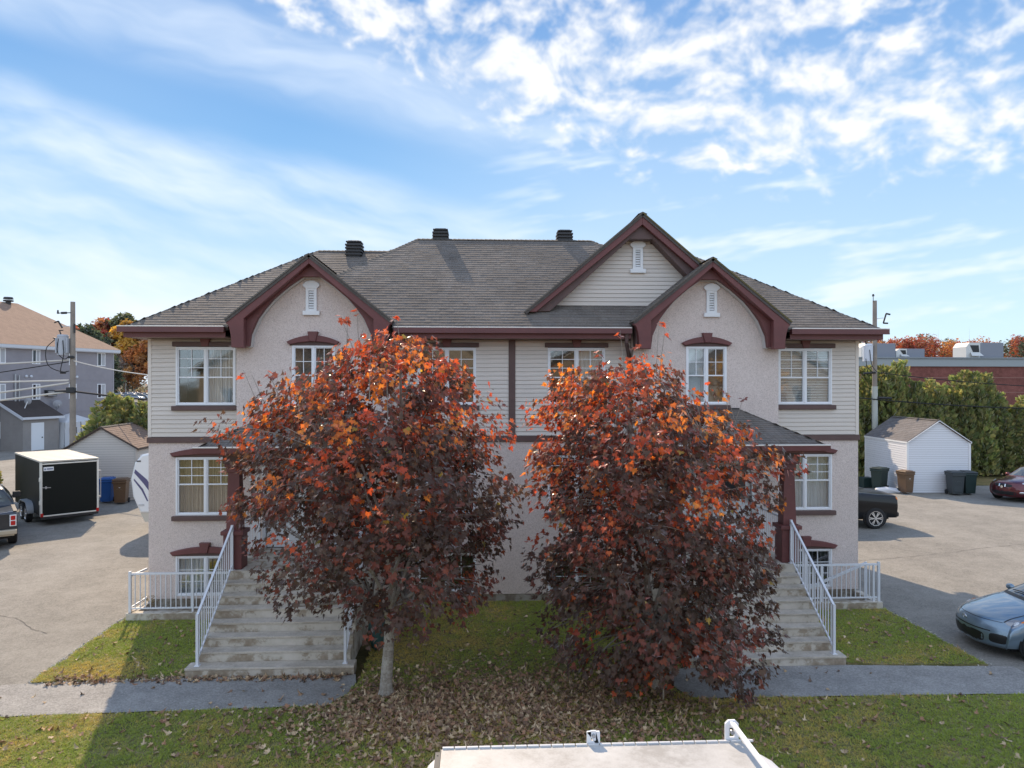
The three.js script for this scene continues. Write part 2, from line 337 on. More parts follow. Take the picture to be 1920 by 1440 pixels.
// courses of shingles on a slope: O a corner, U along the eave, Vd up the slope, poly in those (u, v)
function shingleGeo(O, U, Vd, poly, seed, o = {}) {
  const r = rng(seed), e = o.e || .145, N = V3().crossVectors(U, Vd).normalize(); if (N.y < 0) N.negate();
  const pos = [], col = [];
  const vs = poly.map(p => p[1]), v0 = Math.min(...vs), v1 = Math.max(...vs);
  const span = v => { let a = 1e9, b = -1e9; poly.forEach((p, i) => { const q = poly[(i + 1) % poly.length]; if ((p[1] <= v) === (q[1] <= v)) return; const x = p[0] + (q[0] - p[0]) * (v - p[1]) / (q[1] - p[1]); a = Math.min(a, x); b = Math.max(b, x); }); return [a, b]; };
  const P = (u, v, n) => V3(O.x + U.x * u + Vd.x * v + N.x * n, O.y + U.y * u + Vd.y * v + N.y * n, O.z + U.z * u + Vd.z * v + N.z * n);
  const tri = (a, b, c, k) => { for (const p of [a, b, c]) { pos.push(p.x, p.y, p.z); col.push(k[0], k[1], k[2]); } };
  const rows = Math.ceil((v1 - v0) / e);
  for (let i = 0; i < rows; i++) {
    const va = v0 + i * e, vb = Math.min(v1, va + e * 1.02), s0 = span(va + 1e-4), s1 = span(Math.min(vb, v1) - 1e-4);
    if (s0[0] > s0[1] || s1[0] > s1[1]) continue;
    let u = Math.min(s0[0], s1[0]) - r() * .3; const end = Math.max(s0[1], s1[1]);
    while (u < end) {
      const w = .10 + r() * .17, ub = u + w, high = r() < .52, t = (high ? .0135 : .0105) + r() * .0015, dv = (r() - .5) * .006;
      const c0 = Math.max(u, s0[0]), c1 = Math.min(ub, s0[1]), d0 = Math.max(u, s1[0]), d1 = Math.min(ub, s1[1]);
      u = ub; if (c1 - c0 < .004 && d1 - d0 < .004) continue;
      const big = .92 + .26 * fbm((O.x + u * U.x) * .5, va * .5, seed, 2);
      const k0 = (o.tone || 1) * big * (.93 + r() * .14) * (r() < .08 ? .88 : 1), warm = .98 + r() * .05;
      const k = [.222 * k0 * warm, .193 * k0, .170 * k0 / warm];
      const A = P(Math.min(c0, c1), va + dv, t), B = P(Math.max(c1, c0), va + dv, t), C = P(Math.max(d1, d0), vb, .004), Dd = P(Math.min(d0, d1), vb, .004);
      tri(A, B, C, k); tri(A, C, Dd, k);
      const A0 = P(Math.min(c0, c1), va + dv, 0), B0 = P(Math.max(c1, c0), va + dv, 0);
      tri(A0, B0, B, k); tri(A0, B, A, k); tri(A0, A, Dd, k); tri(B0, C, B, k);
    }
  }
  const g = new THREE.BufferGeometry();
  g.setAttribute('position', new THREE.Float32BufferAttribute(pos, 3)); g.setAttribute('color', new THREE.Float32BufferAttribute(col, 3));
  g.computeVertexNormals();
  const uv = new Float32Array(pos.length / 3 * 2); for (let i = 0; i < pos.length / 3; i++) { uv[2 * i] = pos[3 * i] * U.x + pos[3 * i + 2] * U.z; uv[2 * i + 1] = pos[3 * i + 1] * 1.6 + pos[3 * i + 2] * .4; }
  g.setAttribute('uv', new THREE.BufferAttribute(uv, 2));
  return g;
}
// a slope given by its corners, first two along the eave: shingles and the deck below
function slope(parent, corners, seed, o = {}) {
  const O = corners[0].clone(), U = V3().subVectors(corners[1], corners[0]).normalize();
  const n = V3().crossVectors(U, V3().subVectors(corners[2], corners[0])).normalize(); if (n.y < 0) n.negate();
  const Vd = V3().crossVectors(n, U).normalize(); if (Vd.y < 0) Vd.negate();
  const poly = corners.map(c => { const d = V3().subVectors(c, O); return [d.dot(U), d.dot(Vd)]; });
  const m = new THREE.Mesh(shingleGeo(O, U, Vd, poly, seed, o), mats.shingle); m.name = 'shingles'; m.castShadow = m.receiveShadow = true; m.userData.kind = 'stuff'; parent.add(m);
  return m;
}
const deckOf = (corners, dn = .012) => {                              // a closed thin board below the shingles
  const n = V3().crossVectors(V3().subVectors(corners[1], corners[0]), V3().subVectors(corners[2], corners[0])).normalize(); if (n.y < 0) n.negate();
  const a = corners.map(c => c.clone().addScaledVector(n, -dn)), b = corners.map(c => c.clone().addScaledVector(n, -dn - .06)), t = [];
  for (let i = 1; i < corners.length - 1; i++) { t.push([a[0], a[i], a[i + 1]], [b[0], b[i + 1], b[i]]); }
  for (let i = 0; i < corners.length; i++) { const j = (i + 1) % corners.length; t.push(...quad(a[i], b[i], b[j], a[j])); }
  return polyGeo(t);
};
const caps = (a, b, seed, w = .12) => {                               // lapped caps along a hip or ridge
  const r = rng(seed), d = V3().subVectors(b, a), L = d.length(), n = Math.round(L / .14), gs = [];
  const dir = d.clone().normalize(), side = V3().crossVectors(dir, V3(0, 1, 0)).normalize(), up = V3().crossVectors(side, dir).normalize();
  for (let i = 0; i < n; i++) {
    const p = a.clone().addScaledVector(dir, i * L / n), q = a.clone().addScaledVector(dir, (i + 1.05) * L / n), h = .018 + r() * .003;
    const A = p.clone().addScaledVector(side, -w).addScaledVector(up, -.035), B = p.clone().addScaledVector(up, h), C = p.clone().addScaledVector(side, w).addScaledVector(up, -.035);
    const A2 = q.clone().addScaledVector(side, -w).addScaledVector(up, -.04), B2 = q.clone().addScaledVector(up, h - .014), C2 = q.clone().addScaledVector(side, w).addScaledVector(up, -.04);
    gs.push(...quad(A, B, B2, A2), ...quad(B, C, C2, B2), [A, C, B], [A2, B2, C2]);
  }
  return polyGeo(gs);
};

// --- roofs
const roof = group(house, 'roof');
const EY = 6.9, EZ = .6, XE = 9.32, ZB = -8.8, ZR = -4.1, WR = 9.64, CR = 10.03;
{
  const L = V3(-5.74, WR, ZR), R = V3(5.74, WR, ZR);
  const c = [V3(-XE, EY, EZ), V3(XE, EY, EZ), V3(XE, EY, ZB), V3(-XE, EY, ZB)];
  const cl = V3(-2.72, CR, ZR), cr = V3(2.68, CR, ZR), e = [V3(-7.1, EY, EZ), V3(7.1, EY, EZ), V3(7.1, EY, ZB), V3(-7.1, EY, ZB)];
  // the front slopes: above z = zc in one piece, below it only between the gables
  const fronts = [];
  for (const [A, B, Rr, Ll, sd] of [[c[0], c[1], R, L, 31], [e[0], e[1], cr, cl, 34]]) {
    const k = (Rr.y - EY) / (EZ - ZR), dz = .435 / Math.hypot(1, k), u = dz / (EZ - ZR), a1 = A.clone().lerp(Ll, u), b1 = B.clone().lerp(Rr, u);
    const cuts = sd === 31 ? [[A, V3(-6.87, EY, EZ), V3(-6.87, a1.y, a1.z), a1], [V3(6.87, EY, EZ), B, b1, V3(6.87, a1.y, a1.z)]] : [[V3(-2.95, EY, EZ), V3(2.95, EY, EZ), V3(2.95, a1.y, a1.z), V3(-2.95, a1.y, a1.z)]];
    [[a1, b1, Rr, Ll], ...cuts].forEach((q, i) => { slope(roof, q, sd + i * 7, {}); fronts.push(q); });
  }
  slope(roof, [c[1], c[2], R], 32, { tone: .9 }); slope(roof, [c[3], c[0], L], 33);
  part(roof, 'roof_deck', [...fronts.map(q => deckOf(q)), deckOf([c[1], c[2], R]), deckOf([c[2], c[3], L, R]), deckOf([c[3], c[0], L]), deckOf([e[1], e[2], cr], .002), deckOf([e[2], e[3], cl, cr]), deckOf([e[3], e[0], cl], .002)], mats.deck);
  part(roof, 'hip_cap', caps(c[0], L, 41), mats.ridgeCap); part(roof, 'hip_cap', caps(c[1], R, 42), mats.ridgeCap);
  part(roof, 'hip_cap', caps(e[0], cl, 43), mats.ridgeCap); part(roof, 'hip_cap', caps(e[1], cr, 44), mats.ridgeCap);
  part(roof, 'ridge_cap', caps(L, R, 45), mats.ridgeCap); part(roof, 'ridge_cap', caps(cl, cr, 46), mats.ridgeCap);
}
// square louvred roof vents
function roofVent(x, y, z) {
  const t = group(house, 'roof_vent'); t.position.set(x, y, z);
  part(t, 'vent_box', [RB(-.20, .20, -.5, .44, -.20, .20, .012), RB(-.26, .26, -.16, -.12, -.3, .3, .01)], mats.ventBlack);
  for (let i = 0; i < 4; i++) part(t, 'louvre', RB(-.25, .25, .06 + i * .095, .115 + i * .095, -.25, .25, .012), mats.ventBlack);
  part(t, 'vent_cap', [RB(-.23, .23, .45, .49, -.23, .23, .012), RB(-.17, .17, .49, .515, -.17, .17, .01)], mats.ventBlack);
}
roofVent(-2.02, 9.86, -4.3); roofVent(1.86, 9.86, -4.3); roofVent(-4.6, 9.36, -3.8);
// eaves: gutter, drip edge, fascia, soffit in the three stretches between the gables
for (const [x0, x1] of [[-9.42, -6.93], [-2.90, 2.92], [6.93, 9.42]]) {
  part(house, 'gutter', [BB(x0, x1, 6.79, 6.80, .60, .715), BB(x0, x1, 6.80, 6.915, .702, .715), BB(x0, x0 + .012, 6.80, 6.91, .602, .70), BB(x1 - .012, x1, 6.80, 6.91, .602, .70), bar(V3(x0, 6.795, .706), V3(x1, 6.795, .706), .03)], mats.gutterRed);
  part(house, 'gutter_lip', RB(x0, x1, 6.908, 6.932, .694, .722, .006), mats.dripEdge);
  part(house, 'fascia_board', BB(Math.max(x0, -9.32), Math.min(x1, 9.32), 6.66, 6.88, .565, .596), mats.maroon);
  part(house, 'soffit', BB(Math.max(x0, -9.3), Math.min(x1, 9.3), 6.665, 6.69, .0, .56), mats.soffit);
}
for (const s of [-1, 1]) { part(house, 'fascia_board', BB(Math.min(s * 9.30, s * 9.335), Math.max(s * 9.30, s * 9.335), 6.66, 6.88, -8.7, .56), mats.maroon); part(house, 'soffit', BB(Math.min(s * 9.0, s * 9.3), Math.max(s * 9.0, s * 9.3), 6.665, 6.69, -8.7, -.01), mats.soffit); }

// --- walls
const WIN = [];                                                      // every opening: x0 x1 y0 y1 of the front walls at z = 0
const up = [[-8.34, -6.88], [-2.38, -.91], [.91, 2.38], [6.88, 8.30]];
for (const [a, b] of up) WIN.push({ x0: a, x1: b, y0: 5.01, y1: 6.46, f: 'upper' }, { x0: a, x1: b, y0: 2.28, y1: 3.73, f: 'lower' }, { x0: a, x1: b, y0: .28, y1: 1.28, f: 'base' });
const hole = w => rect(w.x0 + .015, w.x1 - .015, w.y0 + .015, w.y1 - .015);
part(house, 'upper_wall', ext(rect(-8.99, 8.99, 4.15, 6.75), -.2, -.012, WIN.filter(w => w.f === 'upper').map(hole)), mats.shadowBacking);
part(house, 'stucco_wall', ext(rect(-9, 9, .22, 4.14), -.2, 0, WIN.filter(w => w.f !== 'upper').map(hole)), mats.stucco);
part(house, 'foundation', BB(-8.97, 8.97, -.3, .219, -.22, -.02), mats.foundation);
part(house, 'side_wall', BB(-8.99, -8.8, 0, 6.75, -8.2, -.205), mats.stucco); part(house, 'side_wall', BB(8.8, 8.99, 0, 6.75, -8.2, -.205), mats.stucco); part(house, 'back_wall', BB(-8.79, 8.79, 0, 6.75, -8.2, -8.0), mats.stucco);
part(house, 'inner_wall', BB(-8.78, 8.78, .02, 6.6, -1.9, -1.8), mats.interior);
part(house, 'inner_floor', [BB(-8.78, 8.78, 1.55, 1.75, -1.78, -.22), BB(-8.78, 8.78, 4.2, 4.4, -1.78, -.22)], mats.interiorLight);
// lapped boards, each its own piece
const plankGeo = (() => { const g = new THREE.BoxGeometry(1, 1, 1).translate(0, .5, .5), p = g.attributes.position; for (let i = 0; i < p.count; i++) if (p.getY(i) > .5 && p.getZ(i) > .5) p.setZ(i, .25); g.computeVertexNormals(); return flat(g); })();
const sidings = ['siding', 'sidingB', 'sidingC'];
function planks(parent, y0, y1, spans, z, seed, e = .108, depth = .024) {   // spans(yLow, yHigh) gives [from, to] stretches
  const r = rng(seed);
  for (let y = y0; y < y1 - .02; y += e) {
    const h = Math.min(e, y1 - y);
    for (const [a, b] of spans(y, y + h)) {
      if (b - a < .02) continue;
      const m = new THREE.Mesh(plankGeo, mats[sidings[Math.floor(r() * 3)]]); m.name = 'siding_plank'; m.castShadow = m.receiveShadow = true;
      m.position.set((a + b) / 2, y, z); m.scale.set(b - a, h - .0052, depth); parent.add(m);
    }
  }
}
const sidingOver = (x0, x1) => (ya, yb) => {
  let s = [[x0, x1]];
  for (const w of WIN) if (w.f === 'upper' && yb > w.y0 + .03 && ya < w.y1 - .03) s = s.flatMap(([a, b]) => w.x1 <= a || w.x0 >= b ? [[a, b]] : [[a, Math.max(a, w.x0)], [Math.min(b, w.x1), b]]);
  return s;
};
const wallGroup = group(house, 'siding');
[[-8.93, -6.76], [-3.03, -.085], [.085, 3.03], [6.76, 8.93]].forEach(([a, b], i) => planks(wallGroup, 4.235, 6.65, sidingOver(a, b), -.011, 60 + i));
for (const s of [-1, 1]) part(house, 'corner_board', RB(s > 0 ? 8.93 : -9.015, s > 0 ? 9.015 : -8.93, 4.225, 6.66, -.1, .016, .006), mats.cornerBoard);
part(house, 'centre_board', RB(-.082, .082, 4.225, 6.66, -.01, .032, .006), mats.maroonDark);
for (const [a, b] of [[-9.03, -6.78], [-3.02, 3.02], [6.78, 9.03]]) part(house, 'belt_board', RB(a, b, 4.085, 4.222, -.03, .045, .008), mats.maroonDark);

// --- windows
const kst = (cx, y0, y1, w0, w1) => [[cx - w0, y0], [cx + w0, y0], [cx + w1, y1], [cx - w1, y1]];
const glassCache = {};
function windowUnit(parent, w, z, o = {}) {
  const t = group(parent, 'window'), { x0, x1, y0, y1 } = w, cx = (x0 + x1) / 2, H = y1 - y0;
  const f = .045, mid = .055, fr = o.rail ?? .53, yr = y0 + H * (1 - fr);
  const zf = z + .02, zb = z - .07;
  part(t, 'frame', [RB(x0, x0 + f, y0, y1, zb, zf, .006), RB(x1 - f, x1, y0, y1, zb, zf, .006), RB(x0 + f, x1 - f, y0, y0 + f, zb, zf - .002, .006), RB(x0 + f, x1 - f, y1 - f, y1, zb, zf - .002, .006), RB(cx - mid / 2, cx + mid / 2, y0 + f, y1 - f, zb, zf - .004, .006)], mats.vinyl);
  for (const [a, b, k] of [[x0 + f, cx - mid / 2, 0], [cx + mid / 2, x1 - f, 1]]) {
    const s = .026, zs = z - .002;
    part(t, 'sash', [BB(a, a + s, y0 + f, y1 - f, z - .05, zs), BB(b - s, b, y0 + f, y1 - f, z - .05, zs), BB(a + s, b - s, y0 + f, y0 + f + s, z - .05, zs - .001), BB(a + s, b - s, y1 - f - s, y1 - f, z - .05, zs - .001), ...(fr ? [BB(a + s, b - s, yr - .016, yr + .016, z - .05, zs - .001)] : [])], mats.vinyl);
    const gx0 = a + s, gx1 = b - s, g0 = y0 + f + s, g1 = y1 - f - s, ya = fr ? yr + .016 : g0, n = o.rows || 3, bars = [];
    for (let i = 1; i < n; i++) { const y = ya + (g1 - ya) * i / n; bars.push(BB(gx0, gx1, y - .008, y + .008, z - .034, z - .018)); }
    bars.push(BB((gx0 + gx1) / 2 - .008, (gx0 + gx1) / 2 + .008, ya, g1, z - .0335, z - .0185));
    part(t, 'muntin', bars, mats.vinyl);
    const panes = fr ? [[g0, yr - .016], [yr + .016, g1]] : [[g0, g1]];
    for (const [pa, pb] of panes) part(t, 'pane', BB(gx0 - .004, gx1 + .004, pa - .004, pb + .004, z - .0405, z - .0385), mats.glass);
    const c = (o.curtains || [])[k];
    if (c === 'drape' || c === 'tan') {
      const pts = [], m = 40, yy0 = y0 - .1, yy1 = y1 + .05;
      for (let i = 0; i <= m; i++) pts.push([mixn(a - .04, b + .04, i / m), z - .24 + .028 * Math.sin(i * 1.15 + x0 * 3) + .012 * Math.sin(i * 2.9)]);
      const tr = []; for (let i = 0; i < m; i++) tr.push(...quad(V3(pts[i][0], yy0, pts[i][1]), V3(pts[i + 1][0], yy0, pts[i + 1][1]), V3(pts[i + 1][0], yy1, pts[i + 1][1]), V3(pts[i][0], yy1, pts[i][1])));
      part(t, 'curtain', polyGeo(tr), c === 'tan' ? mats.tanCurtain : mats.curtain);
    } else if (c === 'blind') {
      const g = []; for (let y = y0 + .05; y < y1 - .04; y += .042) { const s2 = BB(a - .02, b + .02, -.001, .001, -.02, .02); s2.rotateX(.62); s2.translate(0, y, z - .12); g.push(s2); }
      part(t, 'blind', g, mats.blind);
    } else if (c === 'shade') part(t, 'roller_shade', BB(a - .03, b + .03, y0 + (o.shadeTo ?? 0), y1 - .02, z - .13, z - .125), mats.curtain);
  }
  if (o.sill) part(t, 'sill', RB(x0 - .085, x1 + .085, y0 - .125, y0 - .012, z - .02, z + .085, .012), mats.maroonDark);
  if (o.head === 'flat') {
    part(t, 'head_trim', RB(x0 - .075, x1 + .075, y1 + .01, y1 + .125, z - .01, z + .06, .012), mats.maroonDark);
    part(t, 'keystone', ext(kst(cx, y1 + .008, y1 + .205, .075, .125), z - .01, z + .085, [], .008), mats.maroon);
  } else if (o.head) {                                                 // an arched head
    const r = o.head, n = 16, lo = [], hi = [], dy = .03;
    for (let i = 0; i <= n; i++) { const u = i / n * 2 - 1, k = 1 - u * u; lo.push([cx + u * ((x1 - x0) / 2 + .05), y1 + .015 + k * r.rise * .45]); hi.push([cx + u * ((x1 - x0) / 2 + .12), y1 + r.h + k * r.rise]); }
    part(t, 'head_trim', ext([...lo, ...hi.reverse()], z - .01, z + .10, [], .012), r.mat || mats.maroon);
    part(t, 'head_shadow_board', ext([...lo, ...[...lo].reverse().map(p => [p[0], y1 - .004])], z - .01, z + .028), mats.maroonDark);
    if (r.key) part(t, 'keystone', ext(kst(cx, y1 + .02 + r.rise * .45, y1 + r.h + r.rise + r.key, .075, .125), z - .01, z + .135, [], .01), r.mat || mats.maroon);
  }
  return t;
}
const dress = { upper: [['none', 'drape'], ['none', 'none'], ['none', 'drape'], ['blind', 'blind']], lower: [['tan', 'tan'], ['none', 'none'], ['none', 'drape'], ['drape', 'drape']], base: [['drape', 'none'], ['none', 'none'], ['none', 'none'], ['none', 'none']] };
WIN.forEach((w, i) => {
  const c = dress[w.f][Math.floor(i / 3)];
  if (w.f === 'upper') windowUnit(house, w, 0, { rows: 3, rail: .52, curtains: c, head: 'flat', sill: true });
  if (w.f === 'lower') windowUnit(house, w, 0, { rows: 3, rail: .47, curtains: c, head: { h: .10, rise: .12 }, sill: true });
  if (w.f === 'base') windowUnit(house, w, 0, { rows: 3, rail: 0, curtains: c, head: { h: .10, rise: .13, key: .1 } });
});

// --- the two entrance bays with their gables
function ventPlate(parent, cx, y, z) {                                // white gable vent: sill, shaft with slats, fan-shaped top
  const t = group(parent, 'gable_vent');
  part(t, 'vent_sill', RB(cx - .205, cx + .205, y, y + .105, z, z + .07, .01), mats.whitePaint);
  part(t, 'vent_frame', ext([[cx - .135, y + .10], [cx + .135, y + .10], [cx + .135, y + .66], [cx - .135, y + .66]], z, z + .05, [[...rect(cx - .06, cx + .06, y + .16, y + .60)]], .006), mats.whitePaint);
  const fan = []; for (let i = 0; i <= 10; i++) { const a = (i / 10 * 2 - 1) * 50 * D2R; fan.push([cx - Math.sin(-a) * .265, y + .585 + Math.cos(a) * .265]); }
  part(t, 'vent_top', ext([[cx - .135, y + .655], [cx - .205, y + .715], ...fan, [cx + .205, y + .715], [cx + .135, y + .655]], z + .003, z + .062, [], .008), mats.whitePaint);
  part(t, 'vent_back', BB(cx - .07, cx + .07, y + .13, y + .62, z + .001, z + .010), M('ventGap', [.38, .38, .40], .7));
  for (let i = 0; i < 7; i++) part(t, 'slat', BB(-.058, .058, -.024, .024, -.004, .004).rotateX(-.55).translate(cx, y + .195 + i * .062, z + .028), mats.whitePaint);
}
const oliveEdge = M('oliveShingle', [.17, .14, .06], .95, { map: T.shingle });  // olive-brown tone for the right-hand rake edges
function bay(s) {
  const c = s * CX, t = group(house, 'front_gable');
  const wx = .52, wy0 = 5.02, wy1 = 6.49, dz = .3;
  const doors = [[s * 5.6 - .475, s * 5.6 + .475], [s * 4.1 - .475, s * 4.1 + .475]];
  part(t, 'bay_wall', ext([[c - 1.86, 0], [c + 1.86, 0], [c + 1.86, 7.0], [c, 8.46], [c - 1.86, 7.0]], .012, dz, [rect(c - wx + .015, c + wx - .015, wy0 + .015, wy1 - .015), ...doors.map(d => rect(d[0], d[1], 1.505, 3.62))]), mats.stucco);
  windowUnit(t, { x0: c - wx, x1: c + wx, y0: wy0, y1: wy1 }, dz, { rows: 2, rail: .5, curtains: s < 0 ? ['none', 'none'] : ['shade', 'none'], head: { h: .085, rise: .16, key: .09 }, sill: true });
  // rake boards with their curled feet
  const foot = [[1.96, 7.05]]; for (let i = 0; i <= 6; i++) { const a = i / 6 * 90 * D2R; foot.push([1.945 - .125 * Math.sin(a) * 1, 7.0 - .56 * (1 - Math.cos(a)) - .02]); }
  const half = [[0, 8.62], ...foot, [1.80, 6.41], [1.53, 6.40], [1.53, 7.10], [0, 8.42]];
  const outline = [...half.map(p => [c - p[0], p[1]]), ...[...half].reverse().slice(1, -1).map(p => [c + p[0], p[1]])];
  // two mitred boards
  for (const q of [-1, 1]) part(t, 'rake_board', ext(half.map(p => [c + q * p[0], p[1]]).reverse().map(p => p), .60, .80, [], .008), mats.maroon);
  // the arched board behind them
  const archR = [[1.478, 6.46], [1.44, 6.74], [1.27, 7.13], [1.08, 7.39], [.887, 7.61], [.55, 7.90], [.21, 8.14]];
  const arch = k => [...archR.map(p => [c + p[0] * k, p[1]]), ...[...archR].reverse().map(p => [c - p[0] * k, p[1]])];
  const outer = [[c + 1.56, 6.43], [c + 1.56, 7.12], [c, 8.45], [c - 1.56, 7.12], [c - 1.56, 6.43]];
  part(t, 'arch_board', ext([...outer, ...arch(1).reverse().map(p => p)], .44, .59, [], .006), mats.maroon);
  const lip = archR.map(p => [p[0] - .025, p[1] - .02]);
  part(t, 'arch_lip', ext([...outer.map(p => [c + (p[0] - c) * .985, p[1] - .01]), ...[...lip.map(p => [c + p[0], p[1]]), ...[...lip].reverse().map(p => [c - p[0], p[1]])].reverse()], dz + .001, .438), mats.archLip);
  // the gable's own roof
  const rz = -2.6, fz = .82;
  const Rf = V3(c, 8.64, fz), Rb = V3(c, 8.64, rz);
  for (const q of [-1, 1]) {
    const Ff = V3(c + q * 1.98, 7.06, fz), Fb = V3(c + q * 1.98, 7.06, .2);
    const corners = q < 0 ? [Fb, Ff, Rf, Rb] : [Ff, Fb, Rb, Rf];
    slope(roof, corners, 70 + q + s * 5, { tone: .95 });
    part(t, 'gable_deck', deckOf(corners), mats.deck);
    const e0 = V3(c + q * 1.98, 7.062, fz - .01), e1 = V3(c, 8.642, fz - .01);
    part(t, 'shingle_edge', bar(e0, e1, .035, .045).translate(0, .008, 0), q > 0 && s > 0 ? oliveEdge : mats.ridgeCap);
    if (q * s < 0 || true) part(t, 'valley_filler', polyGeo([[V3(c + q * 1.56, 6.43, .59), V3(c + q * 1.56, 6.43, .3), V3(c + q * 1.56, 7.12, .3)], [V3(c + q * 1.56, 6.43, .59), V3(c + q * 1.56, 7.12, .3), V3(c + q * 1.56, 7.12, .59)]]), mats.maroon);
    part(t, 'gable_soffit', BB(Math.min(c + q * 1.5, c + q * 1.95), Math.max(c + q * 1.5, c + q * 1.95), 6.44, 6.46, .31, .6), mats.soffit);
    part(t, 'gable_return', BB(Math.min(c + q * 1.83, c + q * 1.87), Math.max(c + q * 1.83, c + q * 1.87), 6.46, 7.0, .301, .6), mats.maroonDark);
  }
  part(t, 'ridge_cap', caps(V3(c, 8.65, fz), V3(c, 8.65, rz), 80 + s), mats.ridgeCap);
  ventPlate(t, c + (s < 0 ? -.05 : .13), 7.23, dz + .001);
  // porch: doors, columns, beam, hipped roof
  doors.forEach(([a, b], i) => {
    const d = group(t, 'door');
    part(d, 'door_frame', [RB(a - .06, a + .01, 1.5, 3.66, dz - .12, dz + .035, .006), RB(b - .01, b + .06, 1.5, 3.66, dz - .12, dz + .035, .006), RB(a + .01, b - .01, 3.60, 3.66, dz - .12, dz + .033, .006)], mats.vinyl);
    part(d, 'door_leaf', [RB(a + .02, b - .02, 1.53, 3.59, dz - .10, dz - .05, .008), RB(a + .15, b - .15, 1.68, 2.45, dz - .06, dz - .035, .012)], mats.doorWhite);
    part(d, 'door_pane', BB(a + .15, b - .15, 2.62, 3.45, dz - .055, dz - .046), M('doorGlass', [.05, .055, .06], .05));
    part(d, 'door_handle', [cyl(V3(a + .09, 2.55, dz - .05), V3(a + .09, 2.55, dz - .0), .03), RB(a + .07, a + .11, 2.28, 2.50, dz - .05, dz - .02, .015)], mats.darkMetal);
    part(d, 'door_lock', RB(a + .065, a + .115, 2.60, 2.70, dz - .05, dz - .028, .01), mats.darkMetal);
  });
  part(t, 'mail_box', RB(c + s * 1.12 - .035, c + s * 1.12 + .035, 2.56, 2.72, dz, dz + .05, .01), mats.darkMetal);
  part(t, 'porch_light', [RB(c - .07, c + .07, 3.15, 3.4, dz, dz + .12, .03)], mats.darkMetal);
  const pr = group(t, 'porch_roof'), px0 = c - 1.85, px1 = c + 1.85, pz = 2.78, py = 4.20, tx0 = c - .82, tx1 = c + .82, ty = 4.90;
  const a = V3(px0, py, pz), b = V3(px1, py, pz), e = V3(px1, py, .3), f = V3(px0, py, .3), g = V3(tx1, ty, .31), h = V3(tx0, ty, .31);
  slope(pr, [a, b, g, h], 90 + s); slope(pr, [b, e, g], 92 + s); slope(pr, [f, a, h], 94 + s);
  part(pr, 'porch_deck', [deckOf([a, b, g, h]), deckOf([b, e, g]), deckOf([f, a, h])], mats.deck);
  part(pr, 'hip_cap', caps(a, h, 96, .12), mats.ridgeCap); part(pr, 'hip_cap', caps(b, g, 97, .12), mats.ridgeCap);
  part(pr, 'flashing', RB(tx0 - .02, tx1 + .02, ty - .01, ty + .035, .301, .335, .004), mats.darkMetal);
  part(pr, 'porch_gutter', [BB(px0 - .06, px1 + .06, py - .115, py - .10, pz, pz + .1), BB(px0 - .06, px1 + .06, py - .10, py + .0, pz + .088, pz + .1)], mats.gutterRed);
  part(pr, 'gutter_lip', RB(px0 - .06, px1 + .06, py - .004, py + .026, pz + .078, pz + .108, .008), mats.dripEdge);
  part(pr, 'porch_fascia', [BB(px0, px1, py - .16, py - .012, pz - .035, pz - .004), BB(px0, px0 + .03, py - .16, py - .03, .301, pz - .036), BB(px1 - .03, px1, py - .16, py - .03, .301, pz - .036)], mats.maroon);
  part(pr, 'porch_ceiling', BB(px0 + .03, px1 - .03, py - .16, py - .14, .301, pz - .037), mats.soffit);
  part(t, 'porch_beam', [RB(c - 1.52, c + 1.52, 3.80, py - .161, 1.88, 2.24, .01), RB(c - 1.52, c - 1.28, 3.81, py - .162, .302, 1.879, .01), RB(c + 1.28, c + 1.52, 3.81, py - .162, .302, 1.879, .01)], mats.maroonDark);
  for (const q of [-1, 1]) {
    const k = group(t, 'porch_column'), x = c + q * 1.30, z = 2.06;
    part(k, 'column_base', RB(x - .20, x + .20, 1.5, 2.25, z - .2, z + .2, .012), mats.maroon);
    part(k, 'column_cap', RB(x - .245, x + .245, 2.25, 2.34, z - .245, z + .245, .016), mats.maroon);
    const sh = new THREE.CylinderGeometry(.118 * 1.414, .150 * 1.414, 1.30, 4, 1).rotateY(Math.PI / 4).translate(x, 2.99, z); part(k, 'column_shaft', toCreasedNormals(sh, .3), mats.maroon);
    part(k, 'capital', [RB(x - .15, x + .15, 3.60, 3.72, z - .15, z + .15, .012), RB(x - .18, x + .18, 3.72, 3.80, z - .18, z + .18, .012)], mats.maroon);
  }
}
bay(-1); bay(1);
// house numbers
const font = await new FontLoader().loadAsync('fonts/droid/droid_sans_bold.typeface.json');
const text = (s, size, depth) => { const g = new TextGeometry(s, { font, size, depth, curveSegments: 3 }); g.computeBoundingBox(); const b = g.boundingBox; return g.translate(-(b.min.x + b.max.x) / 2, -(b.min.y + b.max.y) / 2, 0); };
{ const n = part(house, 'house_number', text('57', .17, .02), mats.vinyl, { at: [-6.33, 3.25, .301] }); n.userData.label = 'white numerals 57 beside the left front door'; }
{ const n = part(house, 'house_number', text('53', .17, .02), mats.vinyl, { at: [6.37, 3.25, .301] }); n.userData.label = 'white numerals 53 beside the right front door'; }
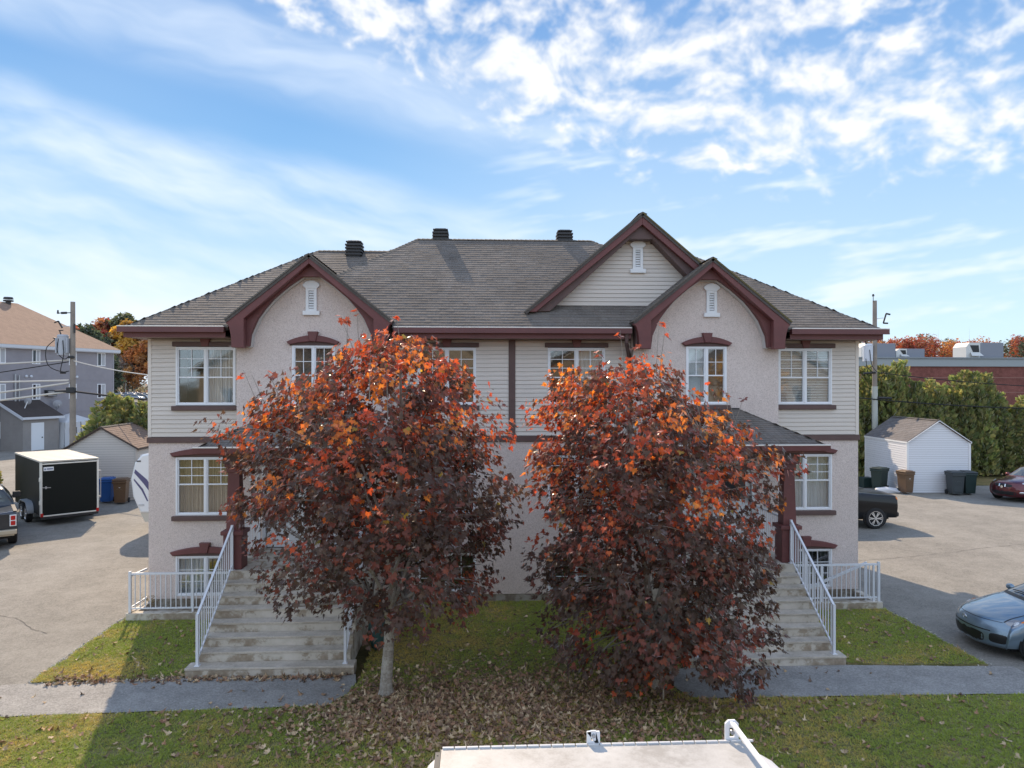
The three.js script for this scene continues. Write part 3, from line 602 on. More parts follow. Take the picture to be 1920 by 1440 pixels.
// the tall gable over the middle of the right half
{
  const t = group(house, 'tall_gable'), c = 3.33, ay = 9.88, k = .843, zf = .06, zw = -.42;
  const lx = .35, ly = ay - (c - lx) * k, rx = 4.98, ry = ay - (rx - c) * k;
  part(t, 'gable_wall', ext([[c - 2.45, 7.46], [c + 2.45, 7.46], [c, 9.5]], zw - .1, zw - .012), mats.shadowBacking);
  planks(t, 7.48, 9.45, (y0, y1) => { const w = (9.53 - (y0 + y1) / 2) / k; return [[c - w, c + w]]; }, zw - .011, 64);
  const th = .27;
  part(t, 'rake_board', ext([[c, ay], [lx, ly], [lx + .26, ly], [c, ay - th]], zf - .12, zf, [], .008), mats.maroon);
  part(t, 'rake_board', ext([[c, ay], [c, ay - th], [rx, ry - th], [rx, ry]], zf - .12, zf, [], .008), mats.maroon);
  part(t, 'inner_rake_board', ext([[c, ay - th + .03], [lx + .24, ly + .02], [lx + .62, ly + .03], [c + -.30, ay - .62], [c + .30, ay - .62], [rx, ry - .62], [rx, ry - th + .03]], zw + .02, zf - .122, [], .006), mats.maroonDark);
  part(t, 'sill_flashing', RB(c - 2.44, c + 2.44, 7.44, 7.475, zw - .012, zw + .03, .006), mats.cornerBoard);
  for (const q of [-1, 1]) {
    const Rf = V3(c, ay + .02, zf + .03), Rb = V3(c, ay + .02, -4.1), x = q < 0 ? lx - .03 : rx + .4, y = ay + .02 - Math.abs(x - c) * k, zb = q < 0 ? -.02 : -1.2;
    const Ff = V3(x, y, zf + .03), Fb = V3(x, y, q < 0 ? -.05 : -3);
    const corners = q < 0 ? [Fb, Ff, Rf, Rb] : [Ff, Fb, Rb, Rf];
    if (q > 0) { Ff.x = 4.98; Ff.y = ay + .02 - (4.98 - c) * k; Fb.x = 4.98; Fb.y = Ff.y; }
    slope(roof, corners, 85 + q, { tone: .95 });
    part(t, 'gable_deck', deckOf(corners), mats.deck);
    part(t, 'shingle_edge', bar(V3(Ff.x, Ff.y + .006, zf + .02), V3(c, ay + .026, zf + .02), .035, .045), q > 0 ? oliveEdge : mats.ridgeCap);
  }
  part(t, 'ridge_cap', caps(V3(c, ay + .03, zf + .03), V3(c, ay + .03, -4.1), 88), mats.ridgeCap);
  ventPlate(t, c - .02, 8.44, zw + .006);
}
// downspout by the right bay
part(house, 'downspout', [bar(V3(2.80, 6.82, .64), V3(2.80, 6.55, .6), .07), bar(V3(2.80, 6.56, .6), V3(2.98, 6.25, .06), .07), bar(V3(2.98, 6.26, .06), V3(2.98, .2, .06), .06)], mats.maroonDark);

{ // small stones and crumbs of asphalt along the lawn edges
  const r = rng(33), N = 1500, g = boxUV(flat(new THREE.IcosahedronGeometry(1, 0))), im = new THREE.InstancedMesh(g, M('edgeStone', white, .9), N), m = new THREE.Matrix4(), q = new THREE.Quaternion(), e = new THREE.Euler(), c = new THREE.Color();
  const edges = [[[-9.17, .8], [-9.14, 4.46]], [[-9.14, 4.46], [-6.4, 4.32]], [[-9.6, 5.83], [-3.4, 5.66]], [[9.14, 1], [9.16, 4.5]], [[2.9, 5.7], [9.4, 5.8]], [[6.4, 4.33], [9.1, 4.55]]];
  for (let i = 0; i < N; i++) {
    const [a, b] = edges[Math.floor(r() * r() * edges.length)], u = r(), s = .005 + r() * r() * .022, k = .25 + r() * .45;
    m.compose(V3(mixn(a[0], b[0], u) + (r() - .5) * .16, .018, mixn(a[1], b[1], u) + (r() - .5) * .16), q.setFromEuler(e.set(r() * 6, r() * 6, r() * 6)), V3(s * (.7 + r()), s * .7, s)); im.setMatrixAt(i, m); im.setColorAt(i, c.setRGB(k, k * .94, k * .84));
  }
  im.name = 'edge_stones'; im.castShadow = im.receiveShadow = true; tag(im, 'small pale stones and crumbs along the lawn edges', null, null, 'stuff'); scene.add(im);
}
{ // cracks and tar seams in the asphalt
  const r = rng(71), tar = M('crackTar', [.10, .094, .085], .9);
  [[[-10.4, 1.8], [-16.5, -2.6], 'faint thin crack across the left driveway beside the house'], [[10.5, -3.5], [20.5, -6.5], 'long thin crack across the sunlit right parking area'], [[17.5, -2.5], [24.0, -11.5], 'thin crack slanting to the red car on the right parking area']].forEach(([a, b, label]) => {
    const n = 46, L = [], R = []; let off = 0;
    for (let i = 0; i <= n; i++) { off = off * .94 + (r() - .5) * .10; const u = i / n, dx = b[0] - a[0], dz = b[1] - a[1], l = Math.hypot(dx, dz), x = a[0] + dx * u - dz / l * off, z = a[1] + dz * u + dx / l * off, w = .003 + r() * .008; L.push([x - dz / l * w, z + dx / l * w]); R.push([x + dz / l * w, z - dx / l * w]); }
    const t = []; for (let i = 0; i < n; i++) t.push(...quad(V3(L[i][0], .009, L[i][1]), V3(R[i][0], .009, R[i][1]), V3(R[i + 1][0], .009, R[i + 1][1]), V3(L[i + 1][0], .009, L[i + 1][1])));
    struct('pavement_crack', polyGeo(t), tar, label, 'crack');
  });
}

// ---------------------------------------------------------------- front steps and railings
function railing(parent, a, b, posts, gap = .115, h = .95) {           // a and b at floor level; top rail, bottom rail, balusters
  const t = group(parent, 'railing'), d = V3().subVectors(b, a), L = Math.hypot(d.x, d.z), n = Math.max(2, Math.round(L / gap)), y = V3(0, 1, 0);
  part(t, 'top_rail', bar(a.clone().addScaledVector(y, h), b.clone().addScaledVector(y, h), .045, .04), mats.rail);
  part(t, 'bottom_rail', bar(a.clone().addScaledVector(y, .11), b.clone().addScaledVector(y, .11), .03, .03), mats.rail);
  for (let i = 1; i < n; i++) { const p = a.clone().addScaledVector(d, i / n); part(t, 'baluster', bar(p.clone().setY(p.y + .12), p.clone().setY(p.y + h - .015), .018), mats.rail); }
  for (const u of posts) { const p = a.clone().addScaledVector(d, u); part(t, 'post', [bar(p.clone().setY(p.y - .02), p.clone().setY(p.y + h + .03), .05), RB(p.x - .05, p.x + .05, p.y - .005, p.y + .01, p.z - .05, p.z + .05, .004)], mats.rail); }
  return t;
}
for (const s of [-1, 1]) {
  const c = s * 4.8, x0 = c - 1.6, x1 = c + 1.6;
  const t = thing('entry_staircase', s < 0 ? 'concrete front steps with white railings left of the maples, below door 57' : 'concrete front steps with white railings right of the maples, below door 53', 'staircase', [c, 0, 0]);
  t.userData.group = 'concrete front steps';
  const rise = 1.5 / 8, run = .28;
  for (let i = 0; i < 7; i++) {
    const z1 = 2.36 + run * (7 - i), w = i === 0 ? 1.58 : 1.46;
    const zf = z1 + (i === 0 ? .03 : 0), st = group(t, 'step');
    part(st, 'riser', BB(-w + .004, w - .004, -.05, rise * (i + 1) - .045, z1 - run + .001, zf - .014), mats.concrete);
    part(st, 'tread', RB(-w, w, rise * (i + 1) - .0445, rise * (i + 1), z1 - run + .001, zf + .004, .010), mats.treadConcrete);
  }
  part(t, 'landing', RB(-1.46, 1.46, -.05, 1.5, .305, 2.36, .014), mats.concrete);
  for (const q of [-1, 1]) railing(t, V3(q * 1.39, rise, 2.36 + run * 7 - .10), V3(q * 1.39, 1.5, 2.30), [0, 1]);
  for (const q of [-1, 1]) railing(t, V3(q * 1.38, 1.5, 1.80), V3(q * 1.38, 1.5, .42), [1]);
}
// low concrete kerb of the window well, with a fence on it
for (const s of [-1, 1]) {
  const xo = s * 9.05, xi = s * 6.45, a = Math.min(xo, xi), b = Math.max(xo, xi);
  const k = thing('window_well', s < 0 ? 'low concrete kerb around the window well left of the left steps' : 'low concrete kerb around the window well right of the right steps', 'kerb', [0, 0, 0], 0, 'window well kerbs');
  part(k, 'kerb', RB(a, b, -.1, .20, .86, 1.06, .015), mats.concrete);
  part(k, 'side_kerb', RB(Math.min(xo, xo - s * .18), Math.max(xo, xo - s * .18), -.1, .19, .03, .858, .015), mats.concrete);
  part(k, 'well_floor', BB(a + .02, b - .02, -.09, .045, .02, .857), mats.foundation);
  const f = thing('guard_fence', s < 0 ? 'white metal guard fence in front of the left basement window' : 'white metal guard fence with a slanting brace in front of the right basement window', 'fence', [0, .2, .96]);
  const x0 = s * 8.99, x1 = s * 6.42, n = 22;
  part(f, 'top_rail', bar(V3(x0, .90, 0), V3(x1, .90, 0), .045, .04), mats.rail);
  part(f, 'bottom_rail', bar(V3(x0, .09, 0), V3(x1, .09, 0), .03, .03), mats.rail);
  for (let i = 1; i < n; i++) part(f, 'baluster', bar(V3(mixn(x0, x1, i / n), .10, 0), V3(mixn(x0, x1, i / n), .885, 0), .018), mats.rail);
  for (const u of s < 0 ? [0, .56] : [0, .05, .56]) part(f, 'post', bar(V3(mixn(x0, x1, u), u === .05 ? -.02 : -.0, 0), V3(mixn(x0, x1, u), u ? .88 : .96, 0), u ? .04 : .055), mats.rail);
  if (s < 0) part(f, 'side_rail', [bar(V3(x0, .84, -.04), V3(x0, .80, -.85), .04), bar(V3(x0, .10, -.04), V3(x0, .10, -.85), .03)], mats.rail);
  else part(f, 'brace', bar(V3(6.55, -.10, -.34), V3(8.85, .84, -.34), .06, .05), mats.rail), part(f, 'brace_post', bar(V3(8.86, -.15, -.34), V3(8.86, .88, -.34), .045), mats.rail);
}
single('garden_plant', (() => { const r = rng(5), t = []; for (let i = 0; i < 70; i++) { const a = r() * 6.28, e = r() * 1.2, L = .1 + r() * .2, p = V3(Math.cos(a) * L * Math.cos(e), .05 + Math.sin(e) * L, Math.sin(a) * L * Math.cos(e)), w = .03; t.push([p, p.clone().add(V3(w * r(), w, -w)), p.clone().add(V3(-w, -w * r(), w))]); } return polyGeo(t); })(), M('dryPlant', [.22, .16, .06], .9, { side: THREE.DoubleSide }), 'withered little plant at the corner of the left window well', 'plant', { at: [-8.78, .16, .5] });

// ---------------------------------------------------------------- leaves and maples
const leafOutline = [[0, -.02], [.13, -.06], [.42, -.18], [.36, .02], [.62, .16], [.40, .24], [.46, .52], [.20, .42], [.14, .66], [0, .98], [-.14, .66], [-.20, .42], [-.46, .52], [-.40, .24], [-.62, .16], [-.36, .02], [-.42, -.18], [-.13, -.06]];
function leafTris(fold) {
  const pts = leafOutline.map(([x, y]) => V3(x, y, Math.abs(x) * fold + (y > .6 ? -(y - .6) * fold * .8 : 0))), c = V3(0, .22, -.02), t = [];
  for (let i = 0; i < pts.length; i++) t.push([c, pts[i], pts[(i + 1) % pts.length]]);
  return t;
}
const LEAF = [leafTris(.12), leafTris(.34), leafTris(-.2)];
const leafMat = M('mapleLeaf', white, .97, { phys: true, vertexColors: true, clearcoat: .35, clearcoatRoughness: .16, transmission: .6, thickness: 0, side: THREE.DoubleSide, ior: 1.45 });
class Leaves {
  constructor() { this.p = []; this.c = []; }
  add(pos, nrm, tip, size, col, kind) {
    const y = tip.clone().addScaledVector(nrm, -tip.dot(nrm)).normalize(), x = V3().crossVectors(y, nrm);
    for (const t of LEAF[kind]) for (const v of t) {
      this.p.push(pos.x + (x.x * v.x + y.x * v.y + nrm.x * v.z) * size, pos.y + (x.y * v.x + y.y * v.y + nrm.y * v.z) * size, pos.z + (x.z * v.x + y.z * v.y + nrm.z * v.z) * size);
      this.c.push(col[0], col[1], col[2]);
    }
  }
  geo() { const g = new THREE.BufferGeometry(); g.setAttribute('position', new THREE.Float32BufferAttribute(this.p, 3)); g.setAttribute('color', new THREE.Float32BufferAttribute(this.c, 3)); g.computeVertexNormals(); return boxUV(g); }
}
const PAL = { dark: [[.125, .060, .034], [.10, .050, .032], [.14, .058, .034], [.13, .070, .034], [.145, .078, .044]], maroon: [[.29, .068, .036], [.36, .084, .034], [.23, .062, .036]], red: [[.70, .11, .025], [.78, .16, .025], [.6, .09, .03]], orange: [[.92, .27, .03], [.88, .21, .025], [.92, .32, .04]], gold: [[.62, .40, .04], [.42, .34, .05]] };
function maple(name, label, at, env, seed, o) {
  const t = thing(name, label, 'tree', at, 0, undefined), r = rng(seed), br = [], lv = new Leaves();
  const ext2 = y => { let k = 0; while (k < env.length - 2 && y < env[k + 1][0]) k++; const [ya, la, ra] = env[k], [yb, lb, rb] = env[k + 1], u = Math.min(1, Math.max(0, (ya - y) / (ya - yb))); return [mixn(la, lb, u), mixn(ra, rb, u)]; };
  const yTop = env[0][0], yBot = env[env.length - 1][0];
  // trunk
  const fork = V3(o.lean * .5, o.fork, 0), tr = [V3(0, -.05, 0), V3(-.01 + o.lean * .1, .25, 0), V3(o.lean * .3, o.fork * .6, .02), fork];
  const rad = [o.r * 1.22, o.r * 1.02, o.r * .9, o.r * .86];
  const trunk = []; for (let i = 0; i < 3; i++) trunk.push(cyl(tr[i], tr[i + 1], rad[i], rad[i + 1], 14, true));
  for (let i = 0; i < 6; i++) { const a = i * 1.05 + r(); trunk.push(cyl(V3(Math.cos(a) * o.r * .78, .11, Math.sin(a) * o.r * .78), V3(Math.cos(a) * o.r * 1.45, -.03, Math.sin(a) * o.r * 1.45), .045, .02, 6)); }
  part(t, 'trunk', trunk, mats.bark);
  // limbs: from the fork up and outwards, each bending a little
  const knots = [];                                                    // [point, radius]
  const limb = (a, b, r0, depth) => {
    const n = 5; let p = a.clone(); const bend = V3((r() - .5), r() * .5, (r() - .5)).multiplyScalar(a.distanceTo(b) * .16);
    for (let i = 1; i <= n; i++) {
      const u = i / n, q = a.clone().lerp(b, u).addScaledVector(bend, Math.sin(u * Math.PI));
      const ra = r0 * (1 - .75 * (i - 1) / n), rb = r0 * (1 - .75 * i / n);
      br.push(cyl(p, q, ra, rb, depth ? 5 : 8, true)); knots.push([q.clone(), rb, depth]);
      p = q;
    }
  };
  const zc = y => (o.zShift || 0) * sstep(3.6, 1.2, y);
  const pick = (y, a, f) => { const [l, R] = ext2(y), m = (l + R) / 2, w = (R - l) / 2; return V3(m + Math.cos(a) * w * f, y, Math.sin(a) * Math.min(w, o.deep) * f * .95 + zc(y)); };
  const leader = pick(yTop - .5, 0, .1); limb(fork, leader, o.r * .72, 0);
  const nl = 10;
  for (let i = 0; i < nl; i++) { const a = i * 2.399 + r() * .5, y = mixn(o.fork + .9, yTop - .7, (i + .5) / nl), s0 = mixn(o.fork * .95, o.fork + (y - o.fork) * .5, r()), base = s0 <= o.fork ? fork.clone().setY(s0) : fork.clone().lerp(leader, (s0 - o.fork) / (leader.y - o.fork)); limb(base, pick(y, a, .62), o.r * (.5 - .022 * i), 0); }
  // clumps of leaves at the ends of twigs
  const C = o.clumps; let made = 0, guard = 0; const clumps = [];
  while (made < C && guard++ < 40000) {
    const y = mixn(yBot, yTop, Math.pow(r(), .92)), [l, R] = ext2(y), w = (R - l) / 2; if (r() > (w + .25) / 2.6) continue;
    const a = r() * 6.283, lump = 1.03 + .32 * fbm(Math.cos(a) * 1.6 + seed, y * 1.15, Math.sin(a) * 1.6, 2), f = Math.sqrt(mixn(.12, 1.08, r())) * lump, p = pick(y, a, f);
    if (clumps.some(q => q[0].distanceTo(p) < .15)) continue;
    clumps.push([p, a, f]); made++;
  }
  for (const [p, a, f] of clumps) {
    let best = null, bd = 1e9; for (const k of knots) { if (k[2] > 1) continue; const d = k[0].distanceTo(p) + Math.max(0, k[0].y - p.y + .1) * 1.5; if (d < bd) { bd = d; best = k; } }
    limb(best[0], p, Math.min(.028, best[1] * .7), 2);
    const outw = V3(Math.cos(a), .1, Math.sin(a)).normalize();
    const open = (.45 + .55 * sstep(.35, .9, f)) * sstep(-.12, .38, (p.y - yBot) / (yTop - yBot) - .46 + (r() - .5) * .42), turnedLit = r() * .62 + .43 * open, hue = turnedLit > .82 ? 'orange' : turnedLit > .60 ? 'red' : turnedLit > .45 ? 'maroon' : 'dark';  // redder upwards: autumn colour, plus a sunlit top painted into the leaves
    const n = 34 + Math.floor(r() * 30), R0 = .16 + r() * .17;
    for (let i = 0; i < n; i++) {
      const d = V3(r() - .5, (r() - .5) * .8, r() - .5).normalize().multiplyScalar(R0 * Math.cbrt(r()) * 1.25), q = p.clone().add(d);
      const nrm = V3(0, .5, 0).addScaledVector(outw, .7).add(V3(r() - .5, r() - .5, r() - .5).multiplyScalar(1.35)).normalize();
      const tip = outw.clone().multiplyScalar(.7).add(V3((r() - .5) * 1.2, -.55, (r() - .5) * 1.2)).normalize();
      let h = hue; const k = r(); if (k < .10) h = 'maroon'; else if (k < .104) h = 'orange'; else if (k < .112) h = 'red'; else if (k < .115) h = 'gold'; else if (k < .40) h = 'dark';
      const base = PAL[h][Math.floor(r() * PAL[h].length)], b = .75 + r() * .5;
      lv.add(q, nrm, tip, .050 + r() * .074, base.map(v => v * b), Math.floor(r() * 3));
    }
  }
  // bare shoots standing out of the top
  for (let i = 0; i < o.shoots; i++) {
    const y = mixn(yTop - 1.6, yTop - .2, r()), p = pick(y, r() * 6.28, .8), q = p.clone().add(V3((r() - .5) * .7, .5 + r() * .5, (r() - .5) * .4));
    br.push(cyl(p, q, .008, .003, 4, true));
    if (r() < .7) for (let k = 0; k < 3; k++) { const c = PAL[r() < .5 ? 'red' : 'maroon'][0]; lv.add(q.clone().add(V3((r() - .5) * .1, -r() * .12, (r() - .5) * .1)), V3(r() - .5, .6, r() - .5).normalize(), V3(r() - .5, -.6, r() - .5).normalize(), .09 + r() * .05, c, 0); }
  }
  part(t, 'branch', br, mats.bark);
  const cr = new THREE.Mesh(lv.geo(), leafMat); cr.name = 'crown'; cr.castShadow = cr.receiveShadow = true; t.add(cr);
  return t;
}
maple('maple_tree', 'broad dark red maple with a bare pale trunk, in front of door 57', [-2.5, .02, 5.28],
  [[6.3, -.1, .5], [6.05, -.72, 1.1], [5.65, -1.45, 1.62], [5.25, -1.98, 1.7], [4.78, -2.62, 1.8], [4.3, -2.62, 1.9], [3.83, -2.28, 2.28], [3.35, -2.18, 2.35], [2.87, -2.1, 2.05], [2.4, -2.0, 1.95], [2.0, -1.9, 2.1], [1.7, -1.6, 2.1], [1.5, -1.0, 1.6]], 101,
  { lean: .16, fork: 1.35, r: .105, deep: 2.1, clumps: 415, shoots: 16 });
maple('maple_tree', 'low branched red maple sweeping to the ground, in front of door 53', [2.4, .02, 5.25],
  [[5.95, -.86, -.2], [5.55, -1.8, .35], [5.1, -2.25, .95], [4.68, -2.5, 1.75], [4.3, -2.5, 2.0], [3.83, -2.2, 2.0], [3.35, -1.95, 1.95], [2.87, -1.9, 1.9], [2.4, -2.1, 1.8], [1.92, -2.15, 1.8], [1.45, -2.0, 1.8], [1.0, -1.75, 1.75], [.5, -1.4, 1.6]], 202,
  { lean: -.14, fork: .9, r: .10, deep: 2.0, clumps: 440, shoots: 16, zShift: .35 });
// fallen leaves
{
  const gs = LEAF.map((L, k) => { const t = L.map(tri => tri.map(v => V3(v.x, v.z * 2.2 + v.y * v.y * (k - .6) * .5, v.y))); return boxUV(polyGeo(t)); });
  const cols = [[.34, .215, .125], [.44, .31, .18], [.25, .155, .10], [.54, .41, .26], [.19, .12, .08], [.36, .20, .12]];
  const m = new THREE.Matrix4(), q = new THREE.Quaternion(), e = new THREE.Euler(), c = new THREE.Color();
  gs.forEach((g, k) => {
    const r = rng(300 + k), N = 2700, im = new THREE.InstancedMesh(g, M('fallenLeaf' + k, white, .8, { side: THREE.DoubleSide }), N); let n = 0;
    while (n < N) {
      const x = -9.3 + r() * 18.8, z = 1 + r() * 11.2;
      const y = inside(lawns[0][0], x, z) || inside(lawns[1][0], x, z) || inside(lawns[2][0], x, z) ? .045 : z > 4.1 && z < 5.9 && Math.abs(x) < 9.4 ? .018 : -1; if (y < 0) continue;
      const tree = Math.exp(-(((x + .3) / 2.9) ** 2) - (((z - 6.0) / 1.25) ** 2)) + .6 * Math.exp(-(((x + 2.6) / 1.2) ** 2) - (((z - 5.9) / .9) ** 2));
      const foot = Math.exp(-(((z - 4.42) / .14) ** 2)) * (x > -8.8 && x < -3.3 && r() < .8 ? .75 : 0) * (.4 + 1.2 * Math.max(0, fbm(x * 1.3, 1, 2, 2) + .3));
      const pth = y < .03, dens = (tree * .66 + .010 + .055 * Math.max(0, fbm(x * .6, z * .6, 9, 3))) * (pth ? .10 : 1) + foot * (z < 4.62 ? 1 : .0);
      if (r() > dens) continue;
      const s = .05 + r() * .055;
      m.compose(V3(x, y + r() * .012, z), q.setFromEuler(e.set((r() - .5) * .9, r() * 6.28, (r() - .5) * .9)), V3(s, s, s)); im.setMatrixAt(n, m);
      const b = cols[Math.floor(r() * cols.length)], f = .75 + r() * .55; im.setColorAt(n, c.setRGB(b[0] * f, b[1] * f, b[2] * f)); n++;
    }
    im.name = k ? 'fallen_leaves_' + String(k).padStart(3, '0') : 'fallen_leaves'; im.castShadow = im.receiveShadow = true;
    tag(im, 'dry brown maple leaves scattered over lawn and path', null, null, 'stuff'); scene.add(im);
  });
}
single('tree_stake', cyl(V3(0, 0, 0), V3(0, 1.15, 0), .014, .012, 6), M('stake', [.42, .36, .28], .8), 'thin wooden stake in the leaves below the right maple', 'stake', { at: [2.36, .03, 5.75] });
single('tarp_bundle', (() => { const g = new THREE.SphereGeometry(.2, 16, 12), p = g.attributes.position; for (let i = 0; i < p.count; i++) { const k = 1 + .5 * fbm(p.getX(i) * 7, p.getY(i) * 7, p.getZ(i) * 7, 3); p.setXYZ(i, p.getX(i) * k * .9, (p.getY(i) * 1.9 + .36) * k, p.getZ(i) * k * .9); } g.computeVertexNormals(); return g; })(), M('tealTarp', [.035, .10, .095], .6), 'crumpled dark teal tarp bundle beside the left front steps', 'tarp', { at: [-2.95, .02, 3.1] });

// ---------------------------------------------------------------- vehicles: a skin lofted over stations from nose to tail
// station: x, y of the middle, y of the edge, half width of the edge, bow (how far the edge stands back), belt y, belt half width, sill y
function catmull(a, b, c, d, t) { return .5 * (2 * b + (c - a) * t + (2 * a - 5 * b + 4 * c - d) * t * t + (3 * b - a - 3 * c + d) * t * t * t); }
function bodySurface(st) {
  const N = st.length;
  const at = u => { const i = Math.min(N - 2, Math.max(0, Math.floor(u))), t = u - i, g = k => st[Math.min(N - 1, Math.max(0, k))]; return st[0].map((_, j) => catmull(g(i - 1)[j], g(i)[j], g(i + 1)[j], g(i + 2)[j], t)); };
  // v: 0 middle .. 1 edge .. 2 belt .. 3 widest .. 4 sill, negative on the other side
  return (u, v) => {
    const [x, yc, ye, we, bow, yb, wb, ys] = at(u), s = Math.sign(v) || 1, a = Math.abs(v);
    const xe = x + bow; let px, py, pz;
    if (a <= 1) { const k = a; px = x + bow * Math.pow(k, 2.4); py = mixn(yc, ye, k * k); pz = we * k; }
    else if (a <= 2) { const k = a - 1; px = xe; py = mixn(ye, yb, k); pz = mixn(we, wb, Math.sin(k * Math.PI / 2)); }
    else if (a <= 3) { const k = a - 2, ym = mixn(yb, ys, .5); px = xe; py = mixn(yb, ym, k); pz = wb + .02 * Math.sin(k * Math.PI); }
    else { const k = a - 3, ym = mixn(yb, ys, .5); px = xe; py = mixn(ym, ys, k); pz = wb - .05 * k * k; }
    return V3(px, py, s * pz);
  };
}
function skin(S, u0, u1, v0, v1, nu, nv, off = 0) {
  const P = [], idx = [], e = .004;
  for (let i = 0; i <= nu; i++) for (let j = 0; j <= nv; j++) {
    const u = mixn(u0, u1, i / nu), v = mixn(v0, v1, j / nv), p = S(u, v);
    if (off) { const du = S(u + e, v).sub(S(u - e, v)), dv = S(u, v + e).sub(S(u, v - e)), n = V3().crossVectors(du, dv).normalize(); const c = V3(p.x - 2, p.y - .6, p.z); if (n.dot(c) < 0) n.negate(); p.addScaledVector(n, off); }
    P.push(p.x, p.y, p.z);
  }
  for (let i = 0; i < nu; i++) for (let j = 0; j < nv; j++) { const a = i * (nv + 1) + j, b = a + nv + 1; idx.push(a, b, a + 1, b, b + 1, a + 1); }
  const g = new THREE.BufferGeometry(); g.setAttribute('position', new THREE.Float32BufferAttribute(P, 3)); g.setIndex(idx); g.computeVertexNormals(); return g;
}
function lens(S, c, ru, rv, tilt = 0, off = .012, pw = 1) {           // a rounded patch lying on the skin
  const P = [], idx = [], n = 24, R = 4;
  for (let k = 0; k <= R; k++) for (let i = 0; i < n; i++) {
    const a = i / n * 6.2832, ca = Math.sign(Math.cos(a)) * Math.pow(Math.abs(Math.cos(a)), pw), sa = Math.sign(Math.sin(a)) * Math.pow(Math.abs(Math.sin(a)), pw), q = k / R, du = ca * ru * q, dv = sa * rv * q;
    const u = c[0] + du * Math.cos(tilt) - dv * Math.sin(tilt) * ru / rv, v = c[1] + dv * Math.cos(tilt) + du * Math.sin(tilt) * rv / ru, e = .004, p = S(u, v);
    const nn = V3().crossVectors(S(u + e, v).sub(S(u - e, v)), S(u, v + e).sub(S(u, v - e))).normalize(); if (nn.dot(V3(p.x - 2, p.y - .6, p.z)) < 0) nn.negate();
    p.addScaledVector(nn, q > .97 ? .001 : off * (1 - .5 * q * q)); P.push(p.x, p.y, p.z);
  }
  for (let k = 0; k < R; k++) for (let i = 0; i < n; i++) { const a = k * n + i, b = k * n + (i + 1) % n; idx.push(a, a + n, b, b, a + n, b + n); }
  const g = new THREE.BufferGeometry(); g.setAttribute('position', new THREE.Float32BufferAttribute(P, 3)); g.setIndex(idx); g.computeVertexNormals(); return g;
}
M('lampGlass', [.62, .64, .66], .08, { metalness: .25 }); M('lampInner', [.30, .31, .33], .2, { metalness: .7 }); M('amber', [.75, .22, .03], .25); M('tailRed', [.45, .012, .012], .2);
M('carGlass', [.035, .045, .05], .03, { phys: true, clearcoat: 1, clearcoatRoughness: .02, specularIntensity: 1 });
M('grilleBlack', [.012, .013, .014], .45); M('underBody', [.012, .012, .012], .9);
function wheel(parent, x, y, z, r, side, spokes, w = .21) {
  const t = group(parent, 'wheel'); t.position.set(x, y, z);
  const g = new THREE.LatheGeometry([[r * .62, -w / 2], [r * .93, -w / 2], [r, -w * .33], [r, w * .33], [r * .93, w / 2], [r * .64, w / 2]].map(p => new THREE.Vector2(p[0], p[1])), 40).rotateX(Math.PI / 2);
  part(t, 'tyre', g, mats.rubber);
  const rim = [new THREE.LatheGeometry([[r * .60, -w * .3], [r * .66, w * .40], [r * .69, w * .505], [r * .64, w * .50], [r * .58, w * .3]].map(p => new THREE.Vector2(p[0], p[1])), 36).rotateX(Math.PI / 2), new THREE.CylinderGeometry(r * .13, r * .16, .04, 16).rotateX(Math.PI / 2).translate(0, 0, w * .44)];
  for (let i = 0; i < spokes; i++) { const a = i / spokes * 6.2832; for (const da of [-.13, .13]) rim.push(bar(V3(Math.cos(a) * r * .1, Math.sin(a) * r * .1, w * .42), V3(Math.cos(a + da) * r * .64, Math.sin(a + da) * r * .64, w * .40), r * .085, .03)); }
  rim.forEach(q => side < 0 && q.scale(1, 1, -1)); if (side < 0) rim.forEach((q, i) => { rim[i] = flat(q); const p = rim[i].attributes.position; for (let k = 0; k < p.count; k += 3) { const b = [p.getX(k), p.getY(k), p.getZ(k)]; p.setXYZ(k, p.getX(k + 1), p.getY(k + 1), p.getZ(k + 1)); p.setXYZ(k + 1, ...b); } rim[i].computeVertexNormals(); });
  part(t, 'rim', rim, M('alloy', [.62, .63, .65], .25, { metalness: .85 }));
  part(t, 'brake', new THREE.CylinderGeometry(r * .55, r * .55, .03, 24).rotateX(Math.PI / 2).translate(0, 0, side * w * .1), mats.blackPlastic);
}
function arch(parent, x, z, r, y, side) { part(parent, 'wheel_arch', new THREE.CylinderGeometry(r, r, .05, 40).rotateX(Math.PI / 2).translate(x, y, z - side * .018), mats.underBody); }
const paint = (n, c, metal = .55) => M(n, c, .32, { phys: true, metalness: metal, clearcoat: 1, clearcoatRoughness: .03 });

